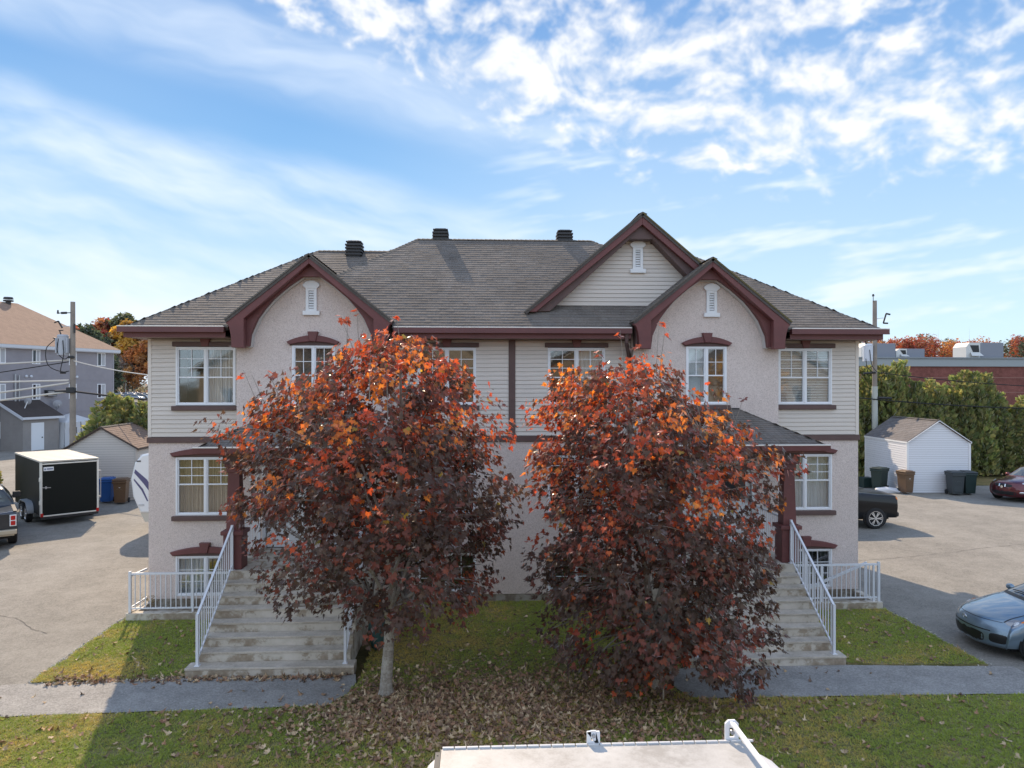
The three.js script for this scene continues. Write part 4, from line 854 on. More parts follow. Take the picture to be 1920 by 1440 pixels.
// --- blue hatchback
function hatch(label, p, turn, mat) {
  const t = thing('hatchback_car', label, 'car', p, turn);
  const st = [[.10, .19, .20, .70, .30, .20, .72, .19], [.03, .27, .27, .76, .33, .27, .78, .22], [.0, .45, .45, .80, .36, .45, .83, .24], [.01, .60, .60, .78, .40, .58, .85, .24], [.07, .715, .70, .74, .44, .62, .86, .24], [.24, .80, .775, .74, .40, .68, .865, .24], [.62, .885, .85, .74, .26, .74, .875, .24], [1.02, .955, .925, .73, .12, .80, .88, .23], [1.22, .99, .965, .72, .08, .83, .88, .23], [1.75, 1.245, 1.20, .64, .05, .88, .88, .22], [2.15, 1.405, 1.365, .585, .03, .90, .88, .22], [2.75, 1.475, 1.43, .57, 0, .92, .88, .22], [3.4, 1.45, 1.40, .565, 0, .94, .88, .22], [3.9, 1.32, 1.28, .58, -.04, .95, .875, .23], [4.25, 1.02, 1.0, .68, -.10, .90, .85, .26], [4.42, .80, .78, .74, -.16, .74, .82, .30], [4.45, .5, .5, .76, -.18, .5, .82, .30], [4.38, .26, .26, .70, -.16, .26, .78, .26]];
  const S = bodySurface(st), n = st.length - 1;
  part(t, 'body', [skin(S, 0, n, -4, 4, 110, 72), skin(S, 0, n, -4, 4, 1, 1)].slice(0, 1), mat);
  part(t, 'windscreen', skin(S, 8.15, 9.92, -.93, .93, 12, 16, .006), mats.carGlass);
  part(t, 'screen_border', skin(S, 7.96, 8.16, -.97, .97, 3, 16, .007), mats.grilleBlack);
  for (const s of [-1, 1]) {
    part(t, 'side_window', skin(S, 9.25, 10.85, s * 1.16, s * 1.86, 8, 5, .006), mats.carGlass); part(t, 'side_window', skin(S, 10.95, 12.4, s * 1.16, s * 1.86, 8, 5, .006), mats.carGlass);
    part(t, 'screen_pillar', skin(S, 8.05, 9.95, s * .945, s * .995, 10, 1, .008), mats.grilleBlack);
    const h = group(t, 'headlight'); part(h, 'lamp_glass', lens(S, [4.45, s * 1.18], .98, .30, s * .10, .012, .9), mats.lampInner); part(h, 'reflector', lens(S, [4.45, s * 1.16], .52, .19, 0, .02), mats.lampGlass); part(h, 'turn_lamp', lens(S, [5.2, s * 1.27], .24, .09, 0, .018), mats.amber);
    part(t, 'fog_intake', lens(S, [1.75, s * .86], .52, .16, 0, .004, .55), mats.grilleBlack);
    arch(t, .92, s * .855, .355, .33, s); arch(t, 3.55, s * .86, .35, .33, s);
    wheel(t, .92, .315, s * .80, .315, s, 10); wheel(t, 3.55, .315, s * .80, .315, s, 10);
    const m = group(t, 'wing_mirror'); part(m, 'mirror_shell', new THREE.SphereGeometry(.11, 14, 10).scale(.7, .62, 1).translate(1.62, .99, s * .98), mat); part(m, 'mirror_arm', bar(V3(1.62, .94, s * .84), V3(1.62, .97, s * .93), .04), mats.grilleBlack);
    part(t, 'hood_seam', skin(S, 4.15, 7.9, s * .86, s * .885, 24, 1, .003), mats.grilleBlack);
  }
  part(t, 'lower_grille', lens(S, [1.55, 0], .62, .60, 0, .004, .5), mats.grilleBlack);
  part(t, 'grille_lip', skin(S, 2.42, 2.55, -.72, .72, 2, 20, .004), mats.grilleBlack);
  part(t, 'hood_edge_seam', skin(S, 4.02, 4.09, -.86, .86, 1, 24, .003), mats.grilleBlack);
  part(t, 'wiper', [0, 1].map(k => { const pts = []; for (let i = 0; i <= 6; i++) pts.push(S(8.28 + .05 * Math.sin(i / 6 * 3.1), mixn(k ? .12 : -.72, k ? .85 : .05, i / 6)).add(V3(-.015, .03, 0))); return new THREE.TubeGeometry(new THREE.CatmullRomCurve3(pts), 10, .011, 5); }), mats.grilleBlack);
  const b = group(t, 'badge'), bp = S(3.35, 0); b.position.set(bp.x - .012, bp.y, 0); b.rotation.z = .18;
  part(b, 'badge_ring', new THREE.TorusGeometry(.062, .009, 8, 28).scale(1, .8, 1).rotateY(Math.PI / 2), mats.chrome);
  part(b, 'badge_wings', [-1, 1].map(s => new THREE.TubeGeometry(new THREE.CatmullRomCurve3([V3(0, .0, s * .056), V3(0, .008, s * .035), V3(0, .022, s * .018), V3(0, -.018, 0)]), 8, .007, 5)), mats.chrome);
  part(t, 'underbody', BB(.5, 4.1, .16, .24, -.72, .72), mats.underBody);
  return t;
}
const bluePaint = paint('bluePaint', [.20, .285, .36], .6);
hatch('steel blue hatchback in the shade by the right lawn, bonnet towards the house', [9.40, 0, 3.46], -4 * D2R, bluePaint);

// --- dark red crossover
function crossover(label, p, turn, mat) {
  const t = thing('crossover_car', label, 'car', p, turn);
  const st = [[.10, .24, .25, .70, .28, .25, .72, .24], [.03, .36, .36, .78, .30, .36, .80, .26], [.0, .56, .56, .82, .34, .56, .85, .28], [.02, .76, .76, .80, .38, .72, .87, .28], [.10, .90, .88, .76, .42, .78, .88, .28], [.34, .98, .95, .76, .34, .84, .89, .28], [.75, 1.04, 1.0, .76, .2, .90, .895, .27], [1.12, 1.09, 1.05, .75, .1, .94, .90, .27], [1.30, 1.12, 1.08, .74, .06, .96, .90, .26], [1.8, 1.38, 1.33, .67, .04, 1.0, .90, .26], [2.15, 1.54, 1.49, .62, .02, 1.02, .90, .26], [2.8, 1.62, 1.56, .61, 0, 1.04, .90, .26], [3.5, 1.60, 1.54, .60, 0, 1.06, .90, .26], [3.95, 1.48, 1.43, .62, -.04, 1.08, .89, .27], [4.22, 1.12, 1.1, .72, -.08, 1.0, .87, .3], [4.34, .85, .84, .78, -.12, .8, .85, .34], [4.35, .5, .5, .78, -.14, .5, .84, .34], [4.28, .3, .3, .7, -.12, .3, .8, .3]];
  const S = bodySurface(st), n = st.length - 1;
  part(t, 'body', skin(S, 0, n, -4, 4, 90, 64), mat);
  part(t, 'windscreen', skin(S, 8.1, 9.9, -.93, .93, 10, 14, .006), mats.carGlass);
  for (const s of [-1, 1]) {
    part(t, 'side_window', skin(S, 9.2, 10.85, s * 1.16, s * 1.86, 8, 5, .006), mats.carGlass); part(t, 'side_window', skin(S, 10.95, 12.5, s * 1.16, s * 1.86, 8, 5, .006), mats.carGlass);
    const h = group(t, 'headlight'); part(h, 'lamp_glass', lens(S, [4.3, s * 1.12], .62, .26, s * .2, .014, .9), mats.lampGlass); part(h, 'reflector', lens(S, [4.25, s * 1.1], .22, .12, 0, .022), mats.lampInner);
    part(t, 'fog_lamp', lens(S, [1.6, s * .92], .22, .10, 0, .012), mats.chrome);
    part(t, 'grille_chrome', skin(S, 2.7, 3.5, s * .14, s * .20, 4, 2, .014), mats.chrome);
    arch(t, .88, s * .875, .39, .36, s); arch(t, 3.5, s * .88, .39, .36, s); wheel(t, .88, .35, s * .82, .35, s, 5); wheel(t, 3.5, .35, s * .82, .35, s, 5);
    part(t, 'wing_mirror', new THREE.SphereGeometry(.13, 12, 10).scale(.7, .7, 1).translate(1.75, 1.1, s * 1.0), mat);
  }
  part(t, 'upper_grille', lens(S, [3.1, 0], .45, .52, 0, .005, .6), mats.grilleBlack); part(t, 'lower_grille', lens(S, [1.3, 0], .5, .72, 0, .005, .5), mats.grilleBlack);
  part(t, 'badge', new THREE.CylinderGeometry(.06, .06, .02, 20).rotateZ(Math.PI / 2).translate(-.012, .70, 0), mats.chrome);
  part(t, 'underbody', BB(.5, 4.0, .2, .3, -.72, .72), mats.underBody);
  return t;
}
crossover('dark red crossover facing the white shed from the right edge', [23.85, .004, -14.35], 16 * D2R, paint('redPaint', [.11, .012, .018], .5));

// --- pickup trucks
function pickup(label, p, turn, mat, bumper) {
  const t = thing('pickup_truck', label, 'pickup truck', p, turn);
  const st = [[.10, .42, .42, .84, .10, .42, .86, .40], [.03, .55, .55, .90, .12, .55, .92, .42], [.0, .85, .85, .92, .13, .84, .95, .42], [.01, 1.14, 1.13, .93, .11, 1.0, .97, .42], [.05, 1.25, 1.235, .91, .11, 1.06, .98, .42], [.25, 1.29, 1.265, .88, .12, 1.10, .985, .42], [.8, 1.33, 1.30, .88, .07, 1.15, .99, .42], [1.35, 1.39, 1.355, .86, .05, 1.20, .99, .42], [1.55, 1.42, 1.38, .85, .04, 1.22, .99, .42], [2.05, 1.70, 1.66, .75, .03, 1.24, .99, .42], [2.35, 1.86, 1.82, .69, .02, 1.24, .99, .42], [3.0, 1.92, 1.87, .66, 0, 1.24, .99, .42], [3.7, 1.90, 1.85, .66, 0, 1.24, .99, .42], [3.95, 1.74, 1.70, .70, 0, 1.22, .99, .42], [4.05, 1.28, 1.28, .93, 0, 1.18, .99, .42], [4.3, 1.22, 1.26, .95, 0, 1.16, .99, .46], [5.4, 1.22, 1.26, .95, 0, 1.14, .99, .5], [5.72, 1.20, 1.24, .94, 0, 1.12, .98, .5], [5.78, 1.0, 1.0, .93, 0, 1.0, .96, .5], [5.78, .6, .6, .92, 0, .6, .95, .5]];
  const S = bodySurface(st);
  part(t, 'body', skin(S, 0, st.length - 1, -4, 4, 110, 64), mat);
  part(t, 'windscreen', skin(S, 8.1, 9.9, -.93, .93, 10, 14, .006), mats.carGlass); part(t, 'rear_window', skin(S, 13.0, 13.7, -.8, .8, 6, 10, .006), mats.carGlass);
  for (const s of [-1, 1]) {
    part(t, 'side_window', skin(S, 9.2, 10.9, s * 1.16, s * 1.88, 8, 5, .006), mats.carGlass); part(t, 'side_window', skin(S, 11.05, 12.7, s * 1.16, s * 1.88, 8, 5, .006), mats.carGlass);
    arch(t, 1.0, s * .972, .47, .47, s); arch(t, 4.6, s * .972, .47, .47, s);
    wheel(t, 1.0, .405, s * .90, .405, s, 6, .26); wheel(t, 4.6, .405, s * .90, .405, s, 6, .26);
    const h = group(t, 'headlight'); part(h, 'lamp_glass', lens(S, [3.1, s * .97], .62, .16, 0, .012, .5), mats.lampGlass); part(h, 'turn_lamp', lens(S, [3.7, s * 1.35], .4, .3, 0, .014, .6), mats.amber);
    const l = group(t, 'tail_light'); part(l, 'lamp_surround', RB(5.77, 5.80, .78, 1.16, s * .865 - .095, s * .865 + .095, .012), mats.whitePaint); part(l, 'lamp_glass', [RB(5.79, 5.815, .985, 1.13, s * .865 - .065, s * .865 + .065, .012), RB(5.79, 5.815, .81, .955, s * .865 - .065, s * .865 + .065, .012)], mats.tailRed);
    const m = group(t, 'wing_mirror'); part(m, 'mirror_shell', RB(1.80, 1.92, 1.22, 1.46, s * 1.16 - .13, s * 1.16 + .13, .04), mats.blackPlastic); part(m, 'mirror_arm', bar(V3(1.88, 1.28, s * .95), V3(1.86, 1.30, s * 1.08), .05), mats.blackPlastic);
    part(t, 'bed_rail_cap', RB(4.12, 5.72, 1.25, 1.275, s * .93 - .06, s * .93 + .06, .012), mats.blackPlastic);
  }
  part(t, 'grille', lens(S, [2.6, 0], .75, .62, 0, .008, .45), mats.grilleBlack); part(t, 'front_bumper', RB(-.06, .18, .42, .60, -.80, .80, .05), bumper);
  part(t, 'rear_bumper', [RB(5.74, 5.92, .52, .68, -.97, .97, .035), RB(5.76, 5.86, .47, .52, -.9, .9, .015)], bumper);
  part(t, 'tailgate', RB(5.765, 5.795, .70, 1.2, -.76, .76, .012), mat); part(t, 'tailgate_handle', RB(5.79, 5.81, 1.0, 1.1, -.12, .12, .01), mats.blackPlastic);
  part(t, 'underbody', BB(.4, 5.6, .35, .5, -.85, .85), mats.underBody);
  return t;
}
const charcoal = paint('charcoalPaint', [.010, .011, .013], .2); charcoal.clearcoat = .45; charcoal.specularIntensity = .4;
pickup('dark grey pickup parked behind the right corner of the house, bonnet to the right', [15.30, .004, -9.40], Math.PI, charcoal, mats.blackPlastic);
pickup('dark blue pickup cut by the left edge, with red tail lamp and pale bumper', [-20.45, 0, -10.85], -55 * D2R, paint('navyPaint', [.014, .022, .032], .4), M('paleBumper', [.48, .42, .32], .45, { metalness: .3 }));

// --- black cargo trailer
{
  const t = thing('cargo_trailer', 'black enclosed cargo trailer with a white rear frame and cream roof, before the beige shed', 'trailer', [-18.68, 0, -12.9], 41.4 * D2R);
  const black = M('trailerBlack', [.006, .009, .0085], .5, { phys: true, specularIntensity: .45 });
  const w = 1.0, L0 = -2.5, L1 = 2.5, y0 = .40, y1 = 2.50;
  part(t, 'body', RB(-w, w, y0, y1 - .02, L0, L1, .03), black);
  part(t, 'roof', RB(-w - .02, w + .02, y1 - .02, y1 + .05, L0 - .01, L1 + .02, .02), M('trailerRoof', [.52, .49, .42], .5, { map: T.wall }));
  for (let i = 0; i < 8; i++) part(t, 'roof_rib', RB(-w + .02, w - .02, y1 + .048, y1 + .060, L0 + .3 + i * .6, L0 + .36 + i * .6, .004), mats.trailerRoof);
  const cream = M('creamMetal', [.72, .70, .63], .4);
  part(t, 'rear_frame', [RB(-w - .005, -w + .06, y0 - .02, y1 - .03, L1, L1 + .045, .008), RB(w - .06, w + .005, y0 - .02, y1 - .03, L1, L1 + .045, .008), RB(-w + .06, w - .06, y1 - .10, y1 - .05, L1, L1 + .044, .008), RB(-w + .06, w - .06, y0 - .02, y0 + .03, L1, L1 + .044, .008)], cream);
  part(t, 'ramp_door', RB(-w + .065, w - .065, y0 + .035, y1 - .105, L1 + .001, L1 + .028, .008), black);
  part(t, 'rear_bumper', RB(-w, w, y0 - .12, y0 - .03, L1 - .05, L1 + .03, .01), mats.blackPlastic);
  part(t, 'light_bar', RB(-.22, .22, y1 - .045, y1 - .015, L1 + .015, L1 + .035, .006), mats.grilleBlack);
  const st = group(t, 'sticker'); part(st, 'plate', RB(-w + .10, -w + .44, y1 - .34, y1 - .19, L1 + .028, L1 + .033, .002), mats.whitePaint); part(st, 'print', [RB(-w + .12, -w + .19, y1 - .31, y1 - .24, L1 + .033, L1 + .035, .001), RB(-w + .21, -w + .42, y1 - .30, y1 - .235, L1 + .033, L1 + .035, .001)], M('stickerInk', [.22, .25, .33], .6));
  part(t, 'door_latch', [bar(V3(-w + .05, 1.52, L1 + .05), V3(-w + .34, 1.50, L1 + .05), .025), RB(-w + .15, -w + .21, 1.46, 1.56, L1 + .03, L1 + .06, .01)], mats.steel);
  for (const y of [.85, 1.75]) part(t, 'hinge', RB(-w - .05, -w + .03, y, y + .16, L1 - .02, L1 + .055, .012), cream);
  part(t, 'lock_bar', [cyl(V3(w + .09, .95, L1 - .02), V3(w + .09, 2.05, L1 - .02), .014), RB(w, w + .1, .92, 1.0, L1 - .05, L1, .01), RB(w, w + .1, 1.98, 2.04, L1 - .05, L1, .01)], mats.steel);
  for (const s of [-1, 1]) { part(t, 'tail_light', RB(s * (w - .04) - .05, s * (w - .04) + .05, y0 - .02, y0 + .12, L1 + .045, L1 + .06, .008), mats.tailRed); part(t, 'corner_trim', RB(Math.min(s * w, s * (w + .02)), Math.max(s * w, s * (w + .02)), y0, y1 - .02, L1 - .06, L1 - .001, .005), cream); }
  for (const s of [-1, 1]) {
    const f = []; for (let i = 0; i <= 12; i++) { const a = i / 12 * Math.PI; f.push([.42 - Math.cos(a) * (i < 6 ? .47 : .47) + (i > 6 ? .38 : -.38), .40 + Math.sin(a) * .43]); }
    const inn = f.map(p => [.42 + (p[0] - .42) * .97, p[1] - .03]).reverse();
    part(t, 'fender', ext([...f, ...inn], 0, .24).rotateY(Math.PI / 2).translate(s > 0 ? w : -w - .24, 0, .9), M('fenderGrey', [.32, .34, .36], .4, { metalness: .4 }));
    for (const z of [.02, .86]) wheel(t, 0, 0, 0, .33, 1, 5, .2);
  }
  // turn the four wheels to the sides
  t.children.filter(c => c.name === 'wheel').forEach((c, i) => { const s = i < 2 ? -1 : 1; c.rotation.y = s > 0 ? Math.PI / 2 : -Math.PI / 2; c.position.set(s * (w + .115), .33, .06 + (i % 2) * .84); });
  part(t, 'tow_bar', [bar(V3(-.7, .42, L0), V3(0, .42, L0 - 1.2), .08), bar(V3(.7, .42, L0), V3(0, .42, L0 - 1.2), .08), cyl(V3(0, .0, L0 - 1.0), V3(0, .8, L0 - 1.0), .035)], mats.darkMetal);
}
// --- white camper nose behind the left corner
{
  const t = thing('camper_trailer', 'white camper trailer with a purple stripe, nose showing past the left house corner', 'camper', [-10.2, 0, -10.1], 0);
  const prof = [[-3.15, .75], [-3.42, 1.35], [-3.50, 2.0], [-3.36, 2.62], [-3.10, 2.92], [-2.7, 2.99], [3.2, 2.99], [3.4, 2.8], [3.4, .75]];
  const body = ext(prof, -1.15, 1.15, [], .06);
  part(t, 'body', body, M('camperWhite', [.80, .80, .79], .3));
  part(t, 'nose_skirt', ext([[-3.0, .42], [-3.16, .76], [3.4, .76], [3.4, .42]], -1.1, 1.1), M('camperCream', [.60, .55, .46], .5));
  part(t, 'stripe', ext([[-3.36, 2.25], [-3.33, 2.38], [-2.9, 2.0], [-2.55, 1.4], [-2.70, 1.4], [-3.02, 1.85]], 1.151, 1.158), M('purpleStripe', [.10, .09, .19], .4));
  part(t, 'stripe', ext([[-3.38, 1.98], [-3.37, 2.04], [-3.05, 1.66], [-2.85, 1.2], [-2.90, 1.2], [-3.10, 1.6]], 1.151, 1.157), mats.purpleStripe);
  part(t, 'marker_lamp', [RB(-3.28, -3.12, 2.66, 2.71, 1.15, 1.165, .01)], mats.grilleBlack); part(t, 'marker_lamp', RB(-3.2, -3.0, 1.02, 1.1, 1.15, 1.165, .03), mats.lampGlass);
  for (const x of [.6, 1.5]) for (const s of [-1, 1]) wheel(t, x, .35, s * 1.05, .35, s, 5);
}
// --- white van roof below the camera
{
  const t = thing('cargo_van', 'white cargo van parked below the lawn, seen from above its roof rack', 'van', [0, 0, 12.82]);
  const wM = M('vanWhite', [.58, .585, .59], .35), x0 = -1.24, x1 = 1.24, y = 2.9, zl = 5.6;
  const out = []; const R = .20; for (const [cx, cz, a0] of [[x1 - .32, .32, -90], [x1 - R, zl - R, 0], [x0 + R, zl - R, 90], [x0 + R, R, 180]]) { const rr = cx === x1 - .32 ? .32 : R; for (let i = 0; i <= 5; i++) { const a = (a0 + i * 18) * D2R; out.push([cx + Math.cos(a) * rr, cz + Math.sin(a) * rr]); } }
  const bodyG = new THREE.ExtrudeGeometry(shapeOf(out.map(p => [p[0], -p[1]])), { depth: 2.38, bevelEnabled: true, bevelSize: .05, bevelThickness: .05, bevelOffset: -.05, bevelSegments: 3 }).rotateX(-Math.PI / 2).translate(0, .45, 0);
  part(t, 'body', bodyG, wM);
  part(t, 'roof_panel', RB(x0 + .10, x1 - .14, y - .022, y + .004, .012, zl - .1, .008), M('vanRoof', white, .55, { map: T.roofWhite }));
  part(t, 'roof_seam', [BB(x0 + .094, x0 + .10, y - .03, y + .006, .02, zl - .1), BB(x0 + .06, x0 + .094, y - .022, y - .016, .02, zl - .1)], M('seam', [.10, .10, .10], .7));
  for (let i = 0; i < 30; i++) part(t, 'rivet', BB(x0 + .072, x0 + .082, y - .016, y - .012, .06 + i * .17, .07 + i * .17), mats.seam);
  for (let i = 0; i < 26; i++) part(t, 'trim_segment', RB(x0 + .11 + i * .088, x0 + .192 + i * .088, y + .002, y + .016, .002, .024, .003), wM);
  const rk = (x, w, h, cut) => { const b = group(t, 'rack_bracket'); part(b, 'plate', ext([[x - w, -.03], [x + w, -.03], [x + w, h - cut], [x + w - cut, h], [x - w + cut, h], [x - w, h - cut]], -.030, -.012, [rect(x - .018, x + .018, .03, .10)]).translate(0, y, .012), mats.vinyl); part(b, 'bolt', new THREE.CylinderGeometry(.014, .014, .03, 8).rotateX(Math.PI / 2).translate(x, y + .07, .005), mats.steel); return b; };
  rk(-.03, .048, .095, .004); rk(1.00, .05, .155, .025);
  part(t, 'rack_rail', [RB(.982, 1.008, y + .125, y + .15, -.02, 5.2, .006), RB(1.011, 1.02, y + .13, y + .146, -.015, 5.2, .003)], mats.vinyl);
  part(t, 'rack_rail', RB(-.05, -.01, y + .05, y + .075, 2.6, 5.2, .008), mats.vinyl);
  for (const z of [1.0, 4.4]) for (const s of [-1, 1]) { wheel(t, 0, 0, 0, .36, 1, 5, .24); const c = t.children[t.children.length - 1]; c.rotation.y = s * Math.PI / 2; c.position.set(s * 1.12, .36, z); }
  for (const s of [-1, 1]) part(t, 'tail_light', RB(s * 1.1 - .06, s * 1.1 + .06, 1.1, 1.5, -.03, .01, .015), mats.tailRed);
  for (const s of [-1, 1]) part(t, 'rear_door', RB(s * .55 - .50, s * .55 + .50, .6, 2.6, -.055, -.048, .003), wM);
}

// ---------------------------------------------------------------- neighbours on the left
function lapped(parent, name, g, mat) { return part(parent, name, g, mat); }
const lapTex = (metres, seed) => noiseTex({ size: 128, metres, seed, layers: [[8, 1]], gray: true, fn: (s, u, v) => ((v * 8) % 1) });
const lapB = lapTex(.9, 3);
function simpleWindow(parent, w, h, at, ry, o = {}) {
  const t = group(parent, 'window'); t.position.set(...at); t.rotation.y = ry;
  const f = o.f || .07;
  part(t, 'frame', [BB(-w / 2, -w / 2 + f, -h / 2, h / 2, -.06, .05), BB(w / 2 - f, w / 2, -h / 2, h / 2, -.06, .05), BB(-w / 2 + f, w / 2 - f, -h / 2, -h / 2 + f, -.06, .048), BB(-w / 2 + f, w / 2 - f, h / 2 - f, h / 2, -.06, .048), BB(-f / 2, f / 2, -h / 2 + f, h / 2 - f, -.06, .046)], mats.vinyl);
  part(t, 'pane', BB(-w / 2 + f, w / 2 - f, -h / 2 + f, h / 2 - f, -.03, .01), o.glass || mats.farGlass);
  if (o.curtain) part(t, 'curtain', BB(.04, w / 2 - f, -h / 2 + f, h / 2 - f, .011, .016), M('paleCurtain', [.42, .43, .45], .6));
  return t;
}
M('farGlass', [.035, .04, .05], .06);
{ // three-storey block with the brown hipped roof
  const A = V3(-40.5, 0, -43.03), dir = V3(.331, 0, -.9436), ry = Math.atan2(.9436, .331);     // along the long face, away from the camera
  const t = thing('apartment_block', 'three-storey grey sided apartment block with a brown hipped roof at the left edge', 'apartment building', [A.x, 0, A.z], ry);
  const s0 = -26, s1 = 11.48, dp = -14, wallM = M('greySiding', [.33, .315, .345], .75, { bumpMap: lapB, bumpScale: .02, map: T.wall });
  part(t, 'wall', BB(s0, s1, 0, 8.62, dp, 0), wallM);
  for (const y of [2.95, 5.85]) part(t, 'siding_band', BB(s0, s1, y, y + .05, 0, .02), wallM);
  part(t, 'corner_board', BB(s1 - .14, s1 + .02, 0, 8.6, -.14, .03), M('greyTrim', [.34, .33, .35], .6));
  part(t, 'fascia', [BB(s0 - .4, s1 + .42, 8.62, 8.88, .02, .44), BB(s1 + .02, s1 + .42, 8.62, 8.88, dp - .4, .02)], M('fasciaWhite', [.62, .64, .68], .5));
  part(t, 'soffit', BB(s0, s1 + .4, 8.56, 8.615, .0, .4), mats.fasciaWhite);
  const y0 = 8.88, yr = 13.23, e = .46, r0 = V3(s0 + 7, yr, dp / 2), r1 = V3(7.13, yr, dp / 2), a = V3(s0 - e, y0, e), b = V3(s1 + e, y0, e), c = V3(s1 + e, y0, dp - e), d = V3(s0 - e, y0, dp - e);
  part(t, 'roof', polyGeo([...quad(a, b, r1, r0), [b, c, r1], ...quad(c, d, r0, r1), [d, a, r0]]), M('brownRoof', [.38, .25, .18], .95, { map: T.shingle }));
  const v = group(t, 'roof_vent'); part(v, 'vent_pipe', cyl(V3(6.05, 12.7, -6.8), V3(6.05, 13.35, -6.8), .22, .22, 14), mats.ventBlack); part(v, 'vent_cap', [cyl(V3(6.05, 13.3, -6.8), V3(6.05, 13.42, -6.8), .42, .42, 16), cyl(V3(6.05, 13.52, -6.8), V3(6.05, 13.7, -6.8), .42, .36, 16)], mats.ventBlack);
  for (const [u0, u1] of [[-6.9, -6.0], [-.46, .46], [2.85, 3.6], [6.47, 7.26], [9.55, 10.47], [-3.6, -2.8]]) for (const [ya, yb] of [[7.27, 8.55], [4.18, 5.55], [1.0, 2.38]]) { if (u0 > 0 && ya < 4) continue; simpleWindow(t, u1 - u0, yb - ya, [(u0 + u1) / 2, (ya + yb) / 2, .0], 0, { curtain: true }); }
  part(t, 'conduit', [cyl(V3(1.25, 3.0, .1), V3(1.25, 6.4, .1), .08), cyl(V3(1.6, 3.4, .1), V3(1.6, 6.3, .1), .06)], mats.steel);
  const ac = group(t, 'air_conditioner'); part(ac, 'case', RB(4.0, 4.95, 4.45, 5.0, 0, .4, .03), mats.blackPlastic); part(ac, 'front_grille', [0, 1, 2, 3].map(i => BB(4.06, 4.89, 4.5 + i * .12, 4.56 + i * .12, .4, .42)), mats.steel);
  for (const u of [2.3, 2.75, 6.9, 7.3]) part(t, 'wall_vent', new THREE.SphereGeometry(.13, 10, 6).scale(1, 1, .7).translate(u, 6.2, .05), mats.fasciaWhite);
  { const dsh = thing('satellite_dish', 'grey satellite dish on the wall of the grey apartment block', 'satellite dish', [-38.3, 3.75, -47.3], 40 * D2R); part(dsh, 'dish', new THREE.SphereGeometry(.55, 20, 8, 0, 6.283, 0, .75).rotateX(Math.PI / 2).scale(1, 1, .7).translate(0, 0, -.35), M('dishGrey', [.30, .30, .32], .5, { side: THREE.DoubleSide })); part(dsh, 'arm', [bar(V3(0, -.3, 0), V3(-.2, -.9, -.3), .06), bar(V3(0, -.4, .1), V3(0, -.1, .5), .03), RB(-.06, .06, -.14, -.02, .45, .58, .02)], mats.steel); }
}
{ // the entrance annexe in front of the block
  const t = thing('entrance_annexe', 'small grey entrance annexe with a dark pitched roof and white door', 'annexe', [-40.5, 0, -43.03], Math.atan2(.9436, .331));
  const side = (pts, x0, x1) => ext(pts, -x1, -x0).rotateY(-Math.PI / 2);      // outline in (outwards, up), run along the wall
  part(t, 'wall', side([[.03, 0], [2.5, 0], [2.5, 2.72], [.03, 4.0]], 0, 3.3), M('annexeSiding', [.34, .315, .30], .75, { bumpMap: lapB, bumpScale: .02, map: T.wall }));
  part(t, 'roof', side([[.03, 4.04], [2.75, 2.74], [2.75, 2.84], [.03, 4.14]], -.2, 3.55), M('darkRoof', [.075, .058, .052], .95, { map: T.shingle }));
  part(t, 'fascia', [side([[.03, 3.86], [2.76, 2.56], [2.76, 2.80], [.03, 4.10]], -.26, -.201), BB(-.26, 3.6, 2.60, 2.80, 2.751, 2.80)], mats.fasciaWhite);
  const dr = group(t, 'door'); part(dr, 'door_frame', BB(.72, 1.86, 0, 2.30, 2.50, 2.54), mats.vinyl); part(dr, 'door_leaf', BB(.80, 1.78, .02, 2.22, 2.541, 2.56), mats.doorWhite); part(dr, 'handle', RB(1.62, 1.70, 1.0, 1.1, 2.56, 2.62, .01), mats.darkMetal);
}
{ const dsh = thing('satellite_dish', 'small grey satellite dish standing on the dark annexe roof', 'satellite dish', [-38.7, 3.75, -43.7], 10 * D2R); part(dsh, 'dish', new THREE.SphereGeometry(.42, 18, 8, 0, 6.283, 0, .75).rotateX(Math.PI / 2).scale(1, 1, .7).translate(0, .35, -.3), mats.dishGrey); part(dsh, 'mast', [bar(V3(0, .3, 0), V3(-.25, -.45, .1), .06)], mats.whitePaint); }
{ // white frame tent shelter
  const t = thing('tent_shelter', 'white fabric shelter with a peaked top and open side, beside the grey annexe', 'tent', [-37.2, 0, -47.3], 70 * D2R);
  const w = 1.6, d = 1.25, h = 2.2, fab = M('tentWhite', [.66, .67, .69], .8, { phys: true, transmission: .25, thickness: 0, side: THREE.DoubleSide });
  const top = V3(0, 2.95, 0), C = [V3(-w, h, d), V3(w, h, d), V3(w, h, -d), V3(-w, h, -d)];
  part(t, 'canopy', polyGeo([0, 1, 2, 3].map(i => [C[i], C[(i + 1) % 4], top])), fab);
  part(t, 'wall_panel', polyGeo([...quad(V3(-w - .12, 0, d + .1), V3(-.1, 0, d + .15), V3(-.1, h, d), V3(-w, h, d)), ...quad(V3(-w - .12, 0, -d), V3(-w - .12, 0, d), C[0], C[3]), ...quad(V3(w, 0, -d), V3(-w, 0, -d), C[3], C[2])]), fab);
  part(t, 'door_flap', polyGeo([...quad(V3(.05, 0, d + .3), V3(.5, 0, d + .45), V3(.45, h, d + .01), V3(.0, h, d + .01)), ...quad(V3(w - .2, 0, d + .1), V3(w, 0, d + .1), V3(w, h, d), V3(w - .5, h, d))]), fab);
  part(t, 'pole', [-w, w].flatMap(x => [-d, d].map(z => cyl(V3(x, 0, z), V3(x, h, z), .03, .03, 6))), mats.steel);
  part(t, 'tent_window', BB(-1.2, -.5, 1.2, 1.75, d + .06, d + .085), mats.farGlass);
}
